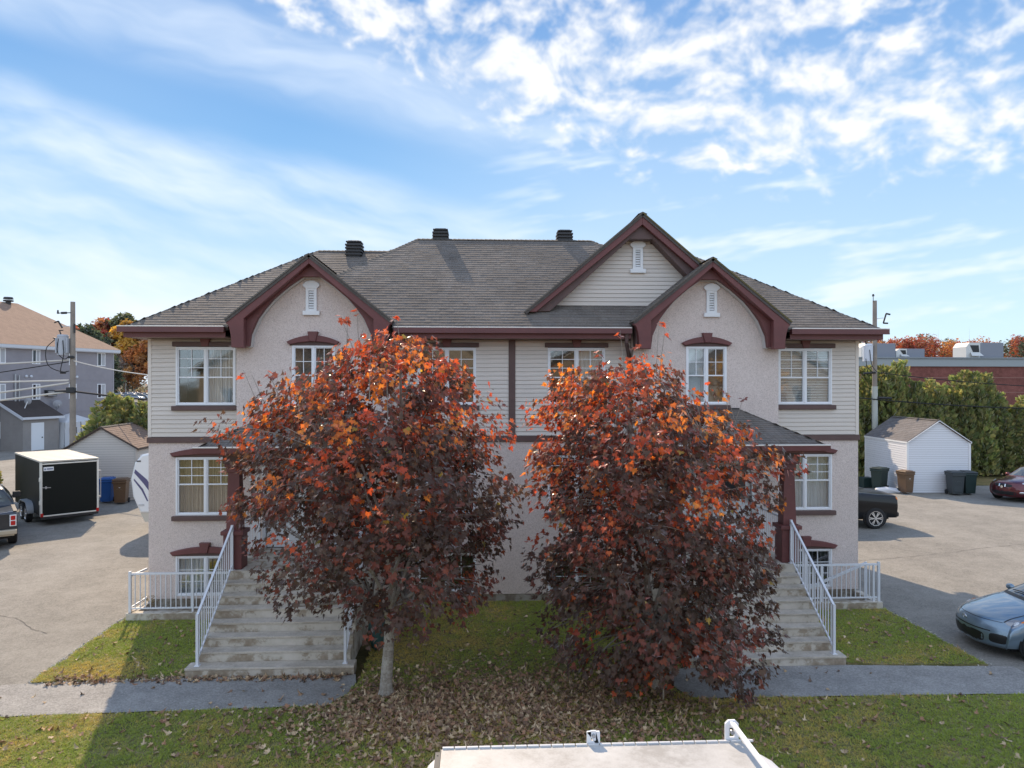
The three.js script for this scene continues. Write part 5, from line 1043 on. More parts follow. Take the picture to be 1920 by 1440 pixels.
// wooden power poles
function pole(label, at, h, r0, r1) { const t = thing('utility_pole', label, 'utility pole', at, 0); part(t, 'shaft', cyl(V3(0, -.1, 0), V3(0, h, 0), r0, r1, 14), M('poleWood', [.30, .26, .22], .9, { map: T.trim })); return t; }
{
  const t = pole('weathered wooden utility pole with a grey transformer, behind the beige shed', [-24.78, 0, -25.24], 10.4, .19, .125);
  const tr = group(t, 'transformer'); tr.position.set(-.50, 0, .12);
  part(tr, 'tank', [cyl(V3(0, 7.25, 0), V3(0, 8.35, 0), .30, .30, 20), cyl(V3(0, 8.35, 0), V3(0, 8.45, 0), .32, .26, 20)], M('tankGrey', [.40, .42, .46], .45)); part(tr, 'cooling_fin', [-.3, .3].map(x => RB(x - .05, x + .05, 7.35, 8.25, -.2, .2, .02)), mats.tankGrey);
  part(tr, 'bushing', [cyl(V3(-.12, 8.45, 0), V3(-.2, 8.72, 0), .04, .03), cyl(V3(-.35, 8.2, .1), V3(-.5, 8.25, .1), .05, .04)], mats.darkMetal);
  const br = group(t, 'insulator_bracket'); part(br, 'arm', bar(V3(0, 9.75, .1), V3(-.8, 9.72, .1), .05), mats.darkMetal); part(br, 'insulator', [cyl(V3(-.8, 9.68, .1), V3(-.8, 9.9, .1), .06, .04), cyl(V3(-.3, 9.74, .1), V3(-.6, 9.73, .1), .07)], mats.darkMetal);
  const fu = group(t, 'fuse_cutout'); part(fu, 'arm', bar(V3(0, 8.95, .1), V3(-.6, 8.95, .1), .035), mats.steel); part(fu, 'fuse', [cyl(V3(-.55, 8.85, .1), V3(-.78, 9.25, .1), .05), cyl(V3(-.78, 9.25, .1), V3(-1.0, 9.15, .1), .04), cyl(V3(-.5, 8.7, .1), V3(-.75, 8.7, .1), .03)], mats.darkMetal);
  part(t, 'pole_hook', [RB(.14, .2, 8.55, 9.1, .05, .2, .02)], mats.darkMetal);
  part(t, 'jumper_cable', [[V3(-.8, 8.2, .3), V3(-1.35, 7.6, .3), V3(-1.2, 6.6, .3), V3(-.4, 6.25, .2), V3(-.1, 6.3, .2)], [V3(-.6, 8.2, .4), V3(-.65, 7.4, .4), V3(-.3, 7.0, .3), V3(-.1, 7.2, .2)], [V3(-.35, 8.1, .4), V3(-.3, 7.3, .4), V3(-.5, 6.2, .3), V3(-.2, 6.3, .2)]].map(p => new THREE.TubeGeometry(new THREE.CatmullRomCurve3(p), 20, .025, 5)), mats.rubber);
  part(t, 'cable_clamp', [RB(-.25, .25, 5.0, 5.35, .05, .3, .05), cyl(V3(-.9, 5.08, .2), V3(-.2, 5.12, .2), .09), RB(-.16, .16, 7.05, 7.2, .05, .25, .04), cyl(V3(-.6, 6.2, .2), V3(-.3, 6.2, .2), .06)], mats.blackPlastic);
}
{
  const t = pole('wooden utility pole with pale transformer behind the right corner of the house', [22.05, 0, -21.95], 10.35, .155, .115);
  const tr = group(t, 'transformer'); part(tr, 'tank', [cyl(V3(-.44, 6.85, .05), V3(-.44, 7.75, .05), .27, .27, 20), cyl(V3(-.44, 7.75, .05), V3(-.44, 7.83, .05), .29, .22, 20)], M('tankPale', [.58, .61, .67], .4)); part(tr, 'bushing', cyl(V3(-.5, 7.8, .05), V3(-.58, 8.0, .05), .04), mats.darkMetal);
  part(t, 'pole_top_pin', [cyl(V3(-.12, 10.3, .05), V3(-.12, 10.7, .05), .02), cyl(V3(-.12, 10.6, .05), V3(-.12, 10.72, .05), .07, .05)], mats.darkMetal);
  const fu = group(t, 'fuse_cutout'); part(fu, 'arm', bar(V3(.1, 9.3, .1), V3(.45, 9.35, .1), .03), mats.steel); part(fu, 'fuse', [cyl(V3(.45, 9.05, .1), V3(.62, 9.6, .1), .045), cyl(V3(.62, 9.6, .1), V3(.85, 9.55, .1), .05), cyl(V3(.45, 9.05, .1), V3(.72, 9.04, .1), .045)], mats.darkMetal);
  part(t, 'jumper_cable', [[V3(-.5, 7.5, .35), V3(-.35, 6.6, .35), V3(.05, 6.2, .25), V3(.35, 6.15, .2)], [V3(-.7, 7.0, .3), V3(-.6, 6.5, .3), V3(-.2, 6.2, .2)]].map(p => new THREE.TubeGeometry(new THREE.CatmullRomCurve3(p), 16, .02, 5)), mats.rubber);
  part(t, 'cable_clamp', [cyl(V3(-.75, 6.15, .15), V3(-.05, 6.2, .15), .06), cyl(V3(.1, 4.75, .15), V3(.9, 4.72, .15), .07)], mats.blackPlastic);
  part(t, 'grey_guard', cyl(V3(0, 2.9, .0), V3(0, 5.4, .0), .165, .16, 14), M('paleGuard', [.42, .44, .40], .7));
}
function cable(label, a, b, sag, r, mat) {
  const pts = []; for (let i = 0; i <= 14; i++) { const u = i / 14, p = a.clone().lerp(b, u); p.y -= sag * 4 * u * (1 - u); pts.push(p); }
  return single('power_cable', new THREE.TubeGeometry(new THREE.CatmullRomCurve3(pts), 40, r, 5), mat, label, 'cable');
}
const palCable = M('paleCable', [.55, .53, .48], .4), PL = y => V3(-24.9, y, -25.05), far = y => V3(-52, y, -12);
cable('pale sagging cable from the transformer pole to the left, uppermost', PL(6.95), V3(-52, 7.0, -24), .5, .045, palCable);
cable('thin dark cable falling left below the uppermost pale cable', PL(6.85), V3(-52, 3.4, -24), .3, .03, mats.rubber);
cable('pale cable to the left at mid height of the transformer pole', PL(5.75), V3(-52, 5.6, -24), .15, .05, palCable);
cable('pale thick cable dropping left from the transformer pole', PL(5.6), V3(-50, 2.6, -22), .25, .055, palCable);
cable('lowest pale cable to the left of the transformer pole', PL(5.1), V3(-52, 3.1, -23), .5, .06, palCable);
cable('pale cable from the transformer pole towards the house', V3(-24.65, 6.9, -25.1), V3(-8.9, 5.9, -14), .5, .03, palCable);
cable('black cable from the transformer pole towards the house', V3(-24.65, 5.1, -25.1), V3(-6, 4.2, -22), .35, .055, mats.rubber);
cable('upper black cable running right from the right pole', V3(22.2, 6.2, -21.8), V3(46, 5.6, -21.5), .6, .025, mats.rubber);
cable('lower black cable running right from the right pole', V3(21.0, 4.75, -21.8), V3(46, 4.5, -21.5), .55, .035, mats.rubber);
// garden sheds
function shed(label, at, turn, w, d, eave, apex, wallMat, roofMat, trimMat, seed, overhang, doorSide) {
  const t = thing('storage_shed', label, 'shed', at, turn);               // front gable at z = 0, runs back to -d
  const r = rng(seed);
  part(t, 'wall', [ext([[-w / 2, 0], [w / 2, 0], [w / 2, eave], [0, apex], [-w / 2, eave]], -d + .02, -.02)], mats.shadowBacking);
  const e = .115, pl = (len, y, h, x, z, ry) => { const m = new THREE.Mesh(plankGeo, wallMat[Math.floor(r() * wallMat.length)]); m.name = 'siding_plank'; m.castShadow = m.receiveShadow = true; m.position.set(x, y, z); m.rotation.y = ry; m.scale.set(len, h - .009, .026); t.add(m); };
  for (let y = .02; y < apex - .06; y += e) {
    const ym = y + e * .5, half = ym < eave ? w / 2 : (apex - ym) / (apex - eave) * w / 2; if (half < .05) continue;
    pl(half * 2, y, e, 0, -.021, 0);
    if (y < eave) { pl(d - .04, y, Math.min(e, eave - y), w / 2 - .001, -d / 2, Math.PI / 2); pl(d - .04, y, Math.min(e, eave - y), -w / 2 + .001, -d / 2, -Math.PI / 2); }
  }
  part(t, 'corner_trim', [[w / 2, 0], [-w / 2, 0], [w / 2, -d], [-w / 2, -d]].map(([x, z]) => RB(x - .05, x + .05, 0, eave, z - .05, z + .05, .01).translate(x > 0 ? -.025 : .025, 0, z < -.1 ? .02 : -.02)), trimMat[0]);
  const k = (apex - eave) / (w / 2), o = overhang;
  const L = V3(-w / 2 - o, eave - o * k + .05, 0), R = V3(w / 2 + o, eave - o * k + .05, 0), A = V3(0, apex + .05, 0), zf = .06 + o * .3, zb = -d - .05;
  const at2 = (p, z) => p.clone().setZ(z);
  for (const [P, q] of [[L, -1], [R, 1]]) {
    const cs = q < 0 ? [at2(P, zb), at2(P, zf), at2(A, zf), at2(A, zb)] : [at2(P, zf), at2(P, zb), at2(A, zb), at2(A, zf)];
    const O = cs[0], U = V3().subVectors(cs[1], cs[0]).normalize(), Vd = V3().subVectors(cs[3], cs[0]).normalize(), len = cs[0].distanceTo(cs[3]);
    const g = shingleGeo(O, U, Vd, [[0, 0], [cs[0].distanceTo(cs[1]), 0], [cs[0].distanceTo(cs[1]), len], [0, len]], seed + q, { tone: 1 });
    const m = new THREE.Mesh(g, roofMat); m.name = 'shingles'; m.castShadow = m.receiveShadow = true; m.userData.kind = 'stuff'; t.add(m);
    part(t, 'roof_board', deckOf(cs), mats.deck);
    part(t, 'rake_trim', bar(at2(P, zf).add(V3(0, -.04, 0)), at2(A, zf).add(V3(0, -.04, 0)), .03, .10), trimMat[1]);
    part(t, 'eave_trim', bar(at2(P, zf).add(V3(0, -.05, 0)), at2(P, zb).add(V3(0, -.05, 0)), .03, .09), trimMat[1]);
  }
  part(t, 'ridge_cap', caps(at2(A, zf).setY(apex + .06), at2(A, zb).setY(apex + .06), seed), roofMat.vertexColors ? mats.ridgeCap : roofMat);
  if (doorSide) { const dr = group(t, 'door'); part(dr, 'door_frame', BB(w / 2 + .012, w / 2 + .03, 0, 2.12, -1.35, -.40), mats.vinyl); part(dr, 'door_leaf', BB(w / 2 + .03, w / 2 + .045, .03, 2.05, -1.28, -.47), mats.doorWhite); }
  return t;
}
const beige = [M('beigeSiding', [.52, .49, .455], .6), M('beigeSidingB', [.50, .47, .44], .6)], shedWhite = [M('whiteSiding', [.70, .71, .74], .5), M('whiteSidingB', [.68, .69, .72], .5)];
const brownShingle = M('brownShingle', [1.35, 1.08, .95], .95, { map: T.shingle, vertexColors: true });
shed('beige sided shed with a brown shingle roof, behind the black cargo trailer', [-18.70, 0, -16.62], 4 * D2R, 3.15, 4.0, 2.5, 3.46, beige, brownShingle, [M('beigeTrim', [.46, .43, .40], .5), M('brownTrim', [.06, .04, .034], .6)], 401, .12, true);
shed('white sided shed with a grey shingle roof, before the cedar row', [22.54, 0, -17.0], -3 * D2R, 3.2, 4.3, 2.58, 3.66, shedWhite, M('greyShingle', [.92, .98, 1.1], .95, { map: T.shingle, vertexColors: true }), [mats.whitePaint, mats.whitePaint], 402, .03, false);
// wheeled bins
function bin(label, at, turn, mat, lidMat, s = 1, logo) {
  const t = thing('wheeled_bin', label, 'bin', at, turn);
  const prof = (x, z, y) => [[-x, z], [x, z]];
  const b = new THREE.CylinderGeometry(.42, .34, .92, 4, 4).rotateY(Math.PI / 4).scale(.88 * s, 1.0, 1.05 * s).translate(0, .54, 0);
  part(t, 'body', [toCreasedNormals(b, .3), RB(-.29 * s, .29 * s, .88, .98, -.34 * s, .34 * s, .03), RB(-.16 * s, .16 * s, .16, .44, .24 * s, .275 * s, .02)], mat);
  part(t, 'lid', [RB(-.30 * s, .30 * s, .985, 1.05, -.36 * s, .35 * s, .03), RB(-.22 * s, .22 * s, 1.045, 1.075, -.3 * s, .26 * s, .015)], lidMat);
  part(t, 'handle', [bar(V3(-.24 * s, .96, -.40 * s), V3(.24 * s, .96, -.40 * s), .035), bar(V3(-.22 * s, .94, -.41 * s), V3(-.22 * s, .94, -.30 * s), .035), bar(V3(.22 * s, .94, -.41 * s), V3(.22 * s, .94, -.30 * s), .035)], lidMat);
  for (const x of [-.24, .24]) part(t, 'wheel', new THREE.CylinderGeometry(.11, .11, .06, 18).rotateZ(Math.PI / 2).translate(x * s, .11, -.26 * s), mats.rubber);
  t.scale.y = 1.1;
  if (logo) part(t, 'emblem', [new THREE.CylinderGeometry(.045, .045, .008, 14).rotateX(Math.PI / 2).translate(0, .74, .29 * s), BB(-.12 * s, .12 * s, .63, .665, .275 * s, .288 * s)].slice(logo > 1 ? 1 : 0), mats.whitePaint);
  return t;
}
const binBlue = M('binBlue', [.025, .11, .36], .45), binBrown = M('binBrown', [.13, .075, .04], .55), binGreen = M('binGreen', [.014, .034, .032], .5), binGrey = M('binGrey', [.045, .055, .06], .5);
bin('blue wheeled bin behind the right side of the black cargo trailer', [-18.15, 0, -16.05], 12 * D2R, binBlue, binBlue, 1);
bin('brown wheeled bin against the beige shed', [-17.35, 0, -15.75], 12 * D2R, binBrown, binBrown, 1.05, 1);
bin('brown wheeled bin at the corner of the white shed', [20.72, .004, -16.85], 10 * D2R, binBrown, binBrown, .98, 1);
bin('dark green round-lidded bin beside the brown bin of the white shed', [20.15, .004, -18.2], -60 * D2R, binGreen, binGreen, 1.1);
bin('dark grey wheeled bin in front of the white shed, left of its green twin', [22.95, .004, -16.35], -8 * D2R, binGrey, binGrey, 1.12, 2);
bin('dark green wheeled bin at the right end of the white shed front', [23.68, .004, -16.45], -8 * D2R, binGreen, binGrey, 1.05);
single('storage_tub', RB(-.28, .28, 0, .55, -.25, .25, .05), binGreen, 'low dark tub at the back of the white shed side', 'tub', { at: [19.92, .004, -19.1] });
single('garbage_bag', (() => { const g = new THREE.SphereGeometry(.3, 20, 12), p = g.attributes.position; for (let i = 0; i < p.count; i++) { const k = 1 + .5 * fbm(p.getX(i) * 6, p.getY(i) * 6, p.getZ(i) * 6, 3); p.setXYZ(i, p.getX(i) * 2.0 * k, Math.max(0, p.getY(i) * .55 * k + .1), p.getZ(i) * .8 * k); } g.computeVertexNormals(); return g; })(), M('bagWhite', [.62, .64, .68], .5), 'crumpled white plastic bag on the ground before the dark green bin', 'bag', { at: [20.05, .006, -17.3], ry: -.5 });

// ---------------------------------------------------------------- trees and buildings farther off
const foliage = M('foliage', white, 1, { phys: true, vertexColors: true, transmission: .5, thickness: 0, side: THREE.DoubleSide });
function colored(tris, cols) { const g = polyGeo(tris), c = new Float32Array(tris.length * 9); cols.forEach((k, i) => { for (let j = 0; j < 3; j++) { c[i * 9 + j * 3] = k[0]; c[i * 9 + j * 3 + 1] = k[1]; c[i * 9 + j * 3 + 2] = k[2]; } }); g.setAttribute('color', new THREE.BufferAttribute(c, 3)); return boxUV(g); }
// an upright cedar: plumes of flat sprays, ragged outline with several leaders
function cedarCrown(seed, h, R, n, pal) {
  const r = rng(seed), T2 = [], K = [], plumes = [];
  for (let i = 0; i < 15; i++) { const a = i * 2.4 + r(), f = i ? .35 + .55 * r() : 0; plumes.push([Math.cos(a) * R * f, Math.sin(a) * R * f, h * (1 - .55 * f * f - r() * .12), R * (.32 + r() * .2), r()]); }
  for (let i = 0; i < n; i++) {
    const p = plumes[Math.floor(r() * plumes.length)], u = Math.pow(r(), .8), y = u * p[2], w = p[3] * Math.pow(1 - u, .55) * (1.15 - .3 * (1 - u) ** 4) + .03, a = r() * 6.283, f = Math.sqrt(mixn(.25, 1, r()));
    const c = V3(p[0] + Math.cos(a) * w * f, y + .05, p[1] + Math.sin(a) * w * f), out = V3(Math.cos(a), .9 + r() * .6, Math.sin(a)).normalize();
    const L = .16 + r() * .22, sd = V3(r() - .5, r() - .5, r() - .5).cross(out).normalize().multiplyScalar(L * (.22 + r() * .2));
    const tip = c.clone().addScaledVector(out, L), m = c.clone().addScaledVector(out, L * .45);
    const b = pal[Math.floor(r() * pal.length)], k = (.65 + r() * .7) * (.8 + .4 * p[4]), col = b.map(v => v * k);
    T2.push([c, m.clone().add(sd), tip], [c, tip, m.clone().sub(sd)]); K.push(col, col);
    if (r() < .5) { const s2 = sd.clone().multiplyScalar(1.5); T2.push([m, m.clone().add(s2).addScaledVector(out, L * .3), m.clone().addScaledVector(out, L * .2)]); K.push(col); }
  }
  return colored(T2, K);
}
const cedarPal = [[.23, .275, .07], [.29, .32, .08], [.16, .21, .055], [.36, .35, .105], [.25, .24, .08], [.41, .35, .11]];
const cedarTrunk = cyl(V3(0, -.05, 0), V3(0, 3.4, 0), .09, .03, 7);
const cedars = [0, 1, 2, 3, 4].map(k => cedarCrown(500 + k, 6.0, 1.15, 6500, cedarPal));
{
  const r = rng(77), row = [];
  const spots = [[18.6, 5.4], [20.0, 5.9], [21.3, 6.3], [22.6, 6.9], [23.8, 6.9], [25.0, 7.2], [26.2, 5.7], [27.3, 5.9], [28.5, 6.6], [29.6, 6.4], [30.8, 5.2], [32.0, 4.7], [33.2, 5.2], [34.4, 5.6]];
  const words = ['first', 'second', 'third', 'fourth', 'fifth', 'sixth', 'seventh', 'eighth', 'ninth', 'tenth', 'eleventh', 'twelfth', 'thirteenth', 'fourteenth'];
  spots.forEach(([x, h], i) => {
    const t = thing('cedar_tree', `${words[i]} cedar from the house in the tall row behind the white shed`, 'cedar', [x, 0, -23.3 - r() * .7], r() * 6.28, 'cedars in the row behind the white shed');
    const m = new THREE.Mesh(cedars[i % 5], foliage); m.name = 'crown'; m.castShadow = m.receiveShadow = true; m.scale.set(1.05 + r() * .2, h / 5.85, 1.05 + r() * .2); t.add(m);
    part(t, 'trunk', cedarTrunk.clone(), mats.bark);
  });
  const bushes = [[-20.4, -21.1, 5.7, 1.3, 'rounded cedar bush behind the left roof slope of the beige shed'], [-18.9, -21.3, 5.1, 1.25, 'rounded cedar bush behind the right roof slope of the beige shed'], [-22.3, -14.1, 2.6, .6, 'dark clipped cedar cut by the left edge of the photo']];
  bushes.forEach(([x, z, h, s, label], i) => { const t = thing('cedar_bush', label, 'cedar', [x, 0, z], i); const m = new THREE.Mesh(cedars[(i + 2) % 5], foliage); m.name = 'crown'; m.castShadow = m.receiveShadow = true; m.scale.set(s, h / 6.2, s); t.add(m); part(t, 'trunk', cedarTrunk.clone().scale(1, .6, 1), mats.bark); });
}
// broad-leaved and needle trees of the wood behind: trunk, limbs and a crown of leaf clusters
function woodCrown(seed, h, R, n, pal, kind, size) {
  const r = rng(seed), T2 = [], K = [], bl = [];
  if (kind === 'spruce') for (let i = 0; i < n; i++) {
    const u = Math.pow(r(), .7), y = h * (.12 + .88 * u), w = R * (1 - u) * (.75 + .25 * Math.sin(u * 60)) + .08, a = r() * 6.283, f = Math.sqrt(r()), c = V3(Math.cos(a) * w * f, y, Math.sin(a) * w * f), b = pal[Math.floor(r() * pal.length)], k = .6 + r() * .8;
    const o = V3(Math.cos(a), -.35, Math.sin(a)).multiplyScalar(size), s = V3(-Math.sin(a), 0, Math.cos(a)).multiplyScalar(size * .4); T2.push([c.clone().sub(s), c.clone().add(s), c.clone().add(o)]); K.push(b.map(v => v * k));
  } else {
    for (let i = 0; i < 26; i++) { const a = r() * 6.283, u = r(), w = R * Math.sin(Math.PI * (.18 + .78 * u)) * (.4 + .6 * r()); bl.push([V3(Math.cos(a) * w, h * (kind === 'tall' ? .48 + .5 * u : .3 + .66 * u), Math.sin(a) * w), R * (.25 + .22 * r()), r(), pal[Math.floor(r() * pal.length)]]); }
    for (let i = 0; i < n; i++) {
      const b = bl[Math.floor(r() * bl.length)], d = V3(r() - .5, r() - .5, r() - .5).normalize(), c = b[0].clone().addScaledVector(d, b[1] * Math.cbrt(r())), q = V3(r() - .5, r() - .5, r() - .5).normalize(), s = V3().crossVectors(q, V3(r() - .5, r() - .5, r() - .5).normalize()).normalize(), L = size * (.6 + r() * .8), k = (.65 + r() * .7) * (.75 + .5 * b[2]);
      T2.push([c, c.clone().addScaledVector(q, L), c.clone().addScaledVector(s, L * .8)]); K.push(b[3].map(v => v * k));
    }
  }
  return colored(T2, K);
}
const PALS = {
  red: [[.42, .08, .04], [.50, .13, .05], [.34, .07, .045], [.42, .18, .06]], orange: [[.62, .26, .05], [.56, .20, .045], [.66, .33, .08], [.42, .19, .05]], gold: [[.62, .36, .04], [.55, .30, .04], [.66, .42, .07]],
  green: [[.07, .09, .035], [.09, .11, .04], [.05, .07, .03]], olive: [[.14, .15, .06], [.18, .17, .07], [.10, .12, .05]], bare: [[.24, .18, .135], [.29, .22, .165], [.19, .15, .125]], pine: [[.07, .10, .05], [.09, .12, .06], [.055, .08, .045]],
};
function woodTree(label, at, h, R, pal, kind, seed, n = 2600, grp) {
  const t = thing('wood_tree', label, 'tree', at, 0, grp), g = woodCrown(seed, h, R, n, PALS[pal], kind, h * .05), m = new THREE.Mesh(g, foliage); m.name = 'crown'; m.castShadow = m.receiveShadow = true; t.add(m);
  const r = rng(seed + 9), br = [cyl(V3(0, -.2, 0), V3(0, h * (kind === 'spruce' ? .95 : .62), 0), h * .016, h * .006, 7)];
  if (kind !== 'spruce') for (let i = 0; i < 9; i++) { const y = h * (.28 + .035 * i), a = r() * 6.28; br.push(cyl(V3(0, y, 0), V3(Math.cos(a) * R * .7, y + h * .22, Math.sin(a) * R * .7), h * .007, h * .002, 5)); }
  part(t, 'trunk', br, mats.bark);
}
// raised lot with parked cars and a wood beyond, between the grey block and the house
struct('lot_terrace', [BB(-150, -50, -.5, 2.2, -185, -118)], mats.asphalt, 'raised car park before the wood, left of the house');
struct('wood_floor', [BB(-190, -40, -.6, 2.3, -260, -185.1)], mats.earth, 'ground of the wood beyond the car park');
{
  const px = [[-118, -194, 19, 5, 'red', 'tall', 'red-crowned tree at the left of the distant wood, above the grey block roof'], [-112.5, -199, 22, 5, 'red', 'tall', 'tall rust red tree standing behind the corner of the grey block'], [-108, -193, 17, 1.9, 'pine', 'spruce', 'narrow dark spruce among the autumn trees left of the house'], [-107, -201, 24, 5.5, 'olive', 'tall', 'tall olive green tree rising above its neighbours left of the house'], [-102.5, -194, 21, 5, 'gold', 'tall', 'golden yellow tree just left of the house eave'], [-100.5, -192.5, 17, 2.2, 'pine', 'spruce', 'dark spruce between the golden trees by the house corner'], [-97, -195, 21, 5, 'gold', 'tall', 'golden yellow tree partly hidden by the house corner'], [-98, -188, 13, 4, 'orange', 'round', 'low orange tree in front of the golden trees by the house'], [-104, -189, 12, 4, 'bare', 'tall', 'bare grey-brown tree before the golden tree, left'], [-108.5, -188.5, 12, 4, 'bare', 'tall', 'bare grey-brown tree below the spruce left of the house'], [-113, -189, 12, 4, 'bare', 'tall', 'bare grey-brown tree beside the grey block corner'], [-100, -187.5, 11, 3.5, 'bare', 'tall', 'bare thin tree before the dark spruce near the house corner'], [-93, -190, 18, 5, 'orange', 'round', 'orange tree mostly hidden by the house corner']];
  px.forEach((a, i) => woodTree(a[6], [a[0], 2.2, a[1]], a[2], a[3], a[4], a[5], 600 + i, a[4] === 'bare' ? 1500 : 3200));
  woodTree('dark green pine rising behind the roof of the grey block', [-67, 0, -105], 15.9, 2.6, 'pine', 'round', 640, 3000);
  woodTree('second dark pine lower on the roof of the grey block', [-64.5, 0, -107], 13.6, 2.3, 'pine', 'round', 641, 2600);
  const und = rng(9), T2 = [], K = []; for (let i = 0; i < 5200; i++) { const x = -122 + und() * 34, z = -187 - und() * 12, y = 2.2 + und() * und() * 9, q = V3(und() - .5, und() - .3, und() - .5).normalize().multiplyScalar(.5), s = V3(und() - .5, und() - .5, und() - .5).normalize().multiplyScalar(.4), b = PALS[und() < .6 ? 'bare' : und() < .6 ? 'olive' : 'orange'][0], c = V3(x, y, z); T2.push([c, c.clone().add(q), c.clone().add(s)]); K.push(b.map(v => v * (.5 + und()))); }
  const u = new THREE.Mesh(colored(T2, K), foliage); u.name = 'undergrowth'; u.castShadow = u.receiveShadow = true; tag(u, 'brown undergrowth of the wood beyond the car park', null, null, 'stuff'); scene.add(u);
}
{ // cars on the raised lot
  const cols = [['white', [.62, .63, .65]], ['silver', [.42, .44, .47]], ['pale blue', [.30, .38, .48]], ['dark blue', [.04, .06, .11]], ['pale grey', [.55, .55, .54]], ['black', [.02, .02, .022]]];
  const st = [[0, .45, .45, .78, .2, .45, .85, .3], [.1, .75, .72, .76, .2, .68, .86, .28], [1.1, .95, .92, .74, .05, .8, .88, .28], [1.9, 1.4, 1.36, .6, 0, .9, .88, .28], [3.3, 1.42, 1.38, .58, 0, .92, .88, .28], [4.1, 1.0, .98, .7, -.05, .88, .86, .3], [4.4, .5, .5, .76, -.1, .5, .84, .3]];
  const S = bodySurface(st);
  [[-83.0, -140, 0], [-78.6, -140, 4], [-74.5, -140, 3], [-90, -157, 2], [-70.4, -140, 1], [-86, -157, 1], [-81.5, -157, 0], [-75.2, -127, 0], [-67.0, -127, 2], [-71.2, -127, 5]].forEach(([x, z, k], i) => {
    const t = thing('parked_car', `${cols[k][0]} car ${['at the left end of the distant row', 'second in the distant row', 'in the middle of the distant row', 'in the back row near the house', 'right in the distant row', 'left in the back row', 'mid back row', 'in the nearer row', 'nearest the house in the near row', 'left in the nearer row'][i]}, far left`, 'car', [x, 2.2, z], (i % 2 ? 0 : Math.PI) + .3, 'cars parked far behind on the left');
    part(t, 'body', skin(S, 0, 6, -4, 4, 24, 24), paint('farPaint' + k, cols[k][1], .3)); part(t, 'window_band', skin(S, 2.15, 4.9, -1.9, 1.9, 8, 16, .008), mats.carGlass);
    for (const wx of [.9, 3.5]) for (const s of [-1, 1]) part(t, 'wheel', new THREE.CylinderGeometry(.32, .32, .2, 14).rotateX(Math.PI / 2).translate(wx, .32, s * .78), mats.rubber);
  });
}
{ const t = thing('street_sign', 'small pale diamond sign on a thin post far left, beside the house corner', 'sign', [-49.5, 0, -74.5], .3); part(t, 'post', cyl(V3(0, 0, 0), V3(0, 4.6, 0), .05), mats.darkMetal); part(t, 'board', BB(-.38, .38, -.38, .38, -.02, .02).rotateZ(Math.PI / 4).translate(0, 4.7, .07), mats.whitePaint); }
// brick building with roof units behind the cedars
{
  const brickT = noiseTex({ size: 512, metres: 4, seed: 44, layers: [[120, 1], [14, .6], [4, .5]], ramp: [[.2, .13, .045, .035], [.5, .20, .07, .055], [.8, .27, .10, .08]] });
  const t = thing('brick_building', 'long flat-roofed red brick building with a grey parapet behind the cedar row', 'building', [30, 0, -55.2], 3 * D2R);
  part(t, 'wall', BB(-8, 50, 0, 7.42, -30, 0), M('brickWall', white, .95, { map: brickT }));
  part(t, 'parapet', [RB(-8.3, 50.2, 7.42, 8.25, -30, .18, .03)], M('parapetGrey', [.30, .325, .33], .6)); part(t, 'coping', RB(-8.4, 50.3, 8.25, 8.42, -30.2, .3, .03), M('copingGrey', [.22, .24, .25], .5));
  part(t, 'roof', BB(-7.8, 49.5, 8.0, 8.24, -29.8, -.3), mats.earth);
  part(t, 'mortar_band', [2.2, 4.6, 6.2].map(y => BB(-8, 50, y, y + .06, .001, .02)), M('brickBand', [.30, .16, .13], .9));
}
[[42.2, 8.42, 3.9, 2.4, 1.5, 'grey rooftop unit on the brick building, the one by the right pole'], [46.0, 8.42, 3.3, 1.6, .95, 'low pale rooftop unit with an open hood, middle one on the brick building'], [54.2, 8.42, 4.4, 2.0, 1.62, 'large grey rooftop unit with an open hood, at the right on the brick building']].forEach(([x, y, w, d, h, label]) => {
  const t = thing('rooftop_unit', label, 'rooftop unit', [x, y, -57.6], 3 * D2R, undefined);
  part(t, 'case', RB(-w / 2 + w * .38, w / 2, 0, h, -d / 2, d / 2, .04), M('unitGrey', [.22, .235, .275], .6));
  part(t, 'intake_hood', [ext([[-w / 2, 0], [-w / 2, h * .72], [-w / 2 + .4, h], [-w / 2 + w * .375, h], [-w / 2 + w * .375, 0]], -d / 2, d / 2)], M('unitPale', [.60, .60, .58], .5));
  part(t, 'hood_opening', ext([[-w / 2 + .45, h * .82], [-w / 2 + w * .33, h * .82], [-w / 2 + w * .35, h * .35], [-w / 2 + .8, h * .35]], d / 2 + .001, d / 2 + .02), mats.grilleBlack);
  part(t, 'hood_flap', polyGeo(quad(V3(-w / 2 + .5, h * .35, d / 2 + .02), V3(-w / 2 + w * .35, h * .35, d / 2 + .02), V3(-w / 2 + w * .38, h * .1, d / 2 + .5), V3(-w / 2 + .3, h * .1, d / 2 + .5))), M('flapPale', [.62, .62, .60], .5, { side: THREE.DoubleSide }));
});
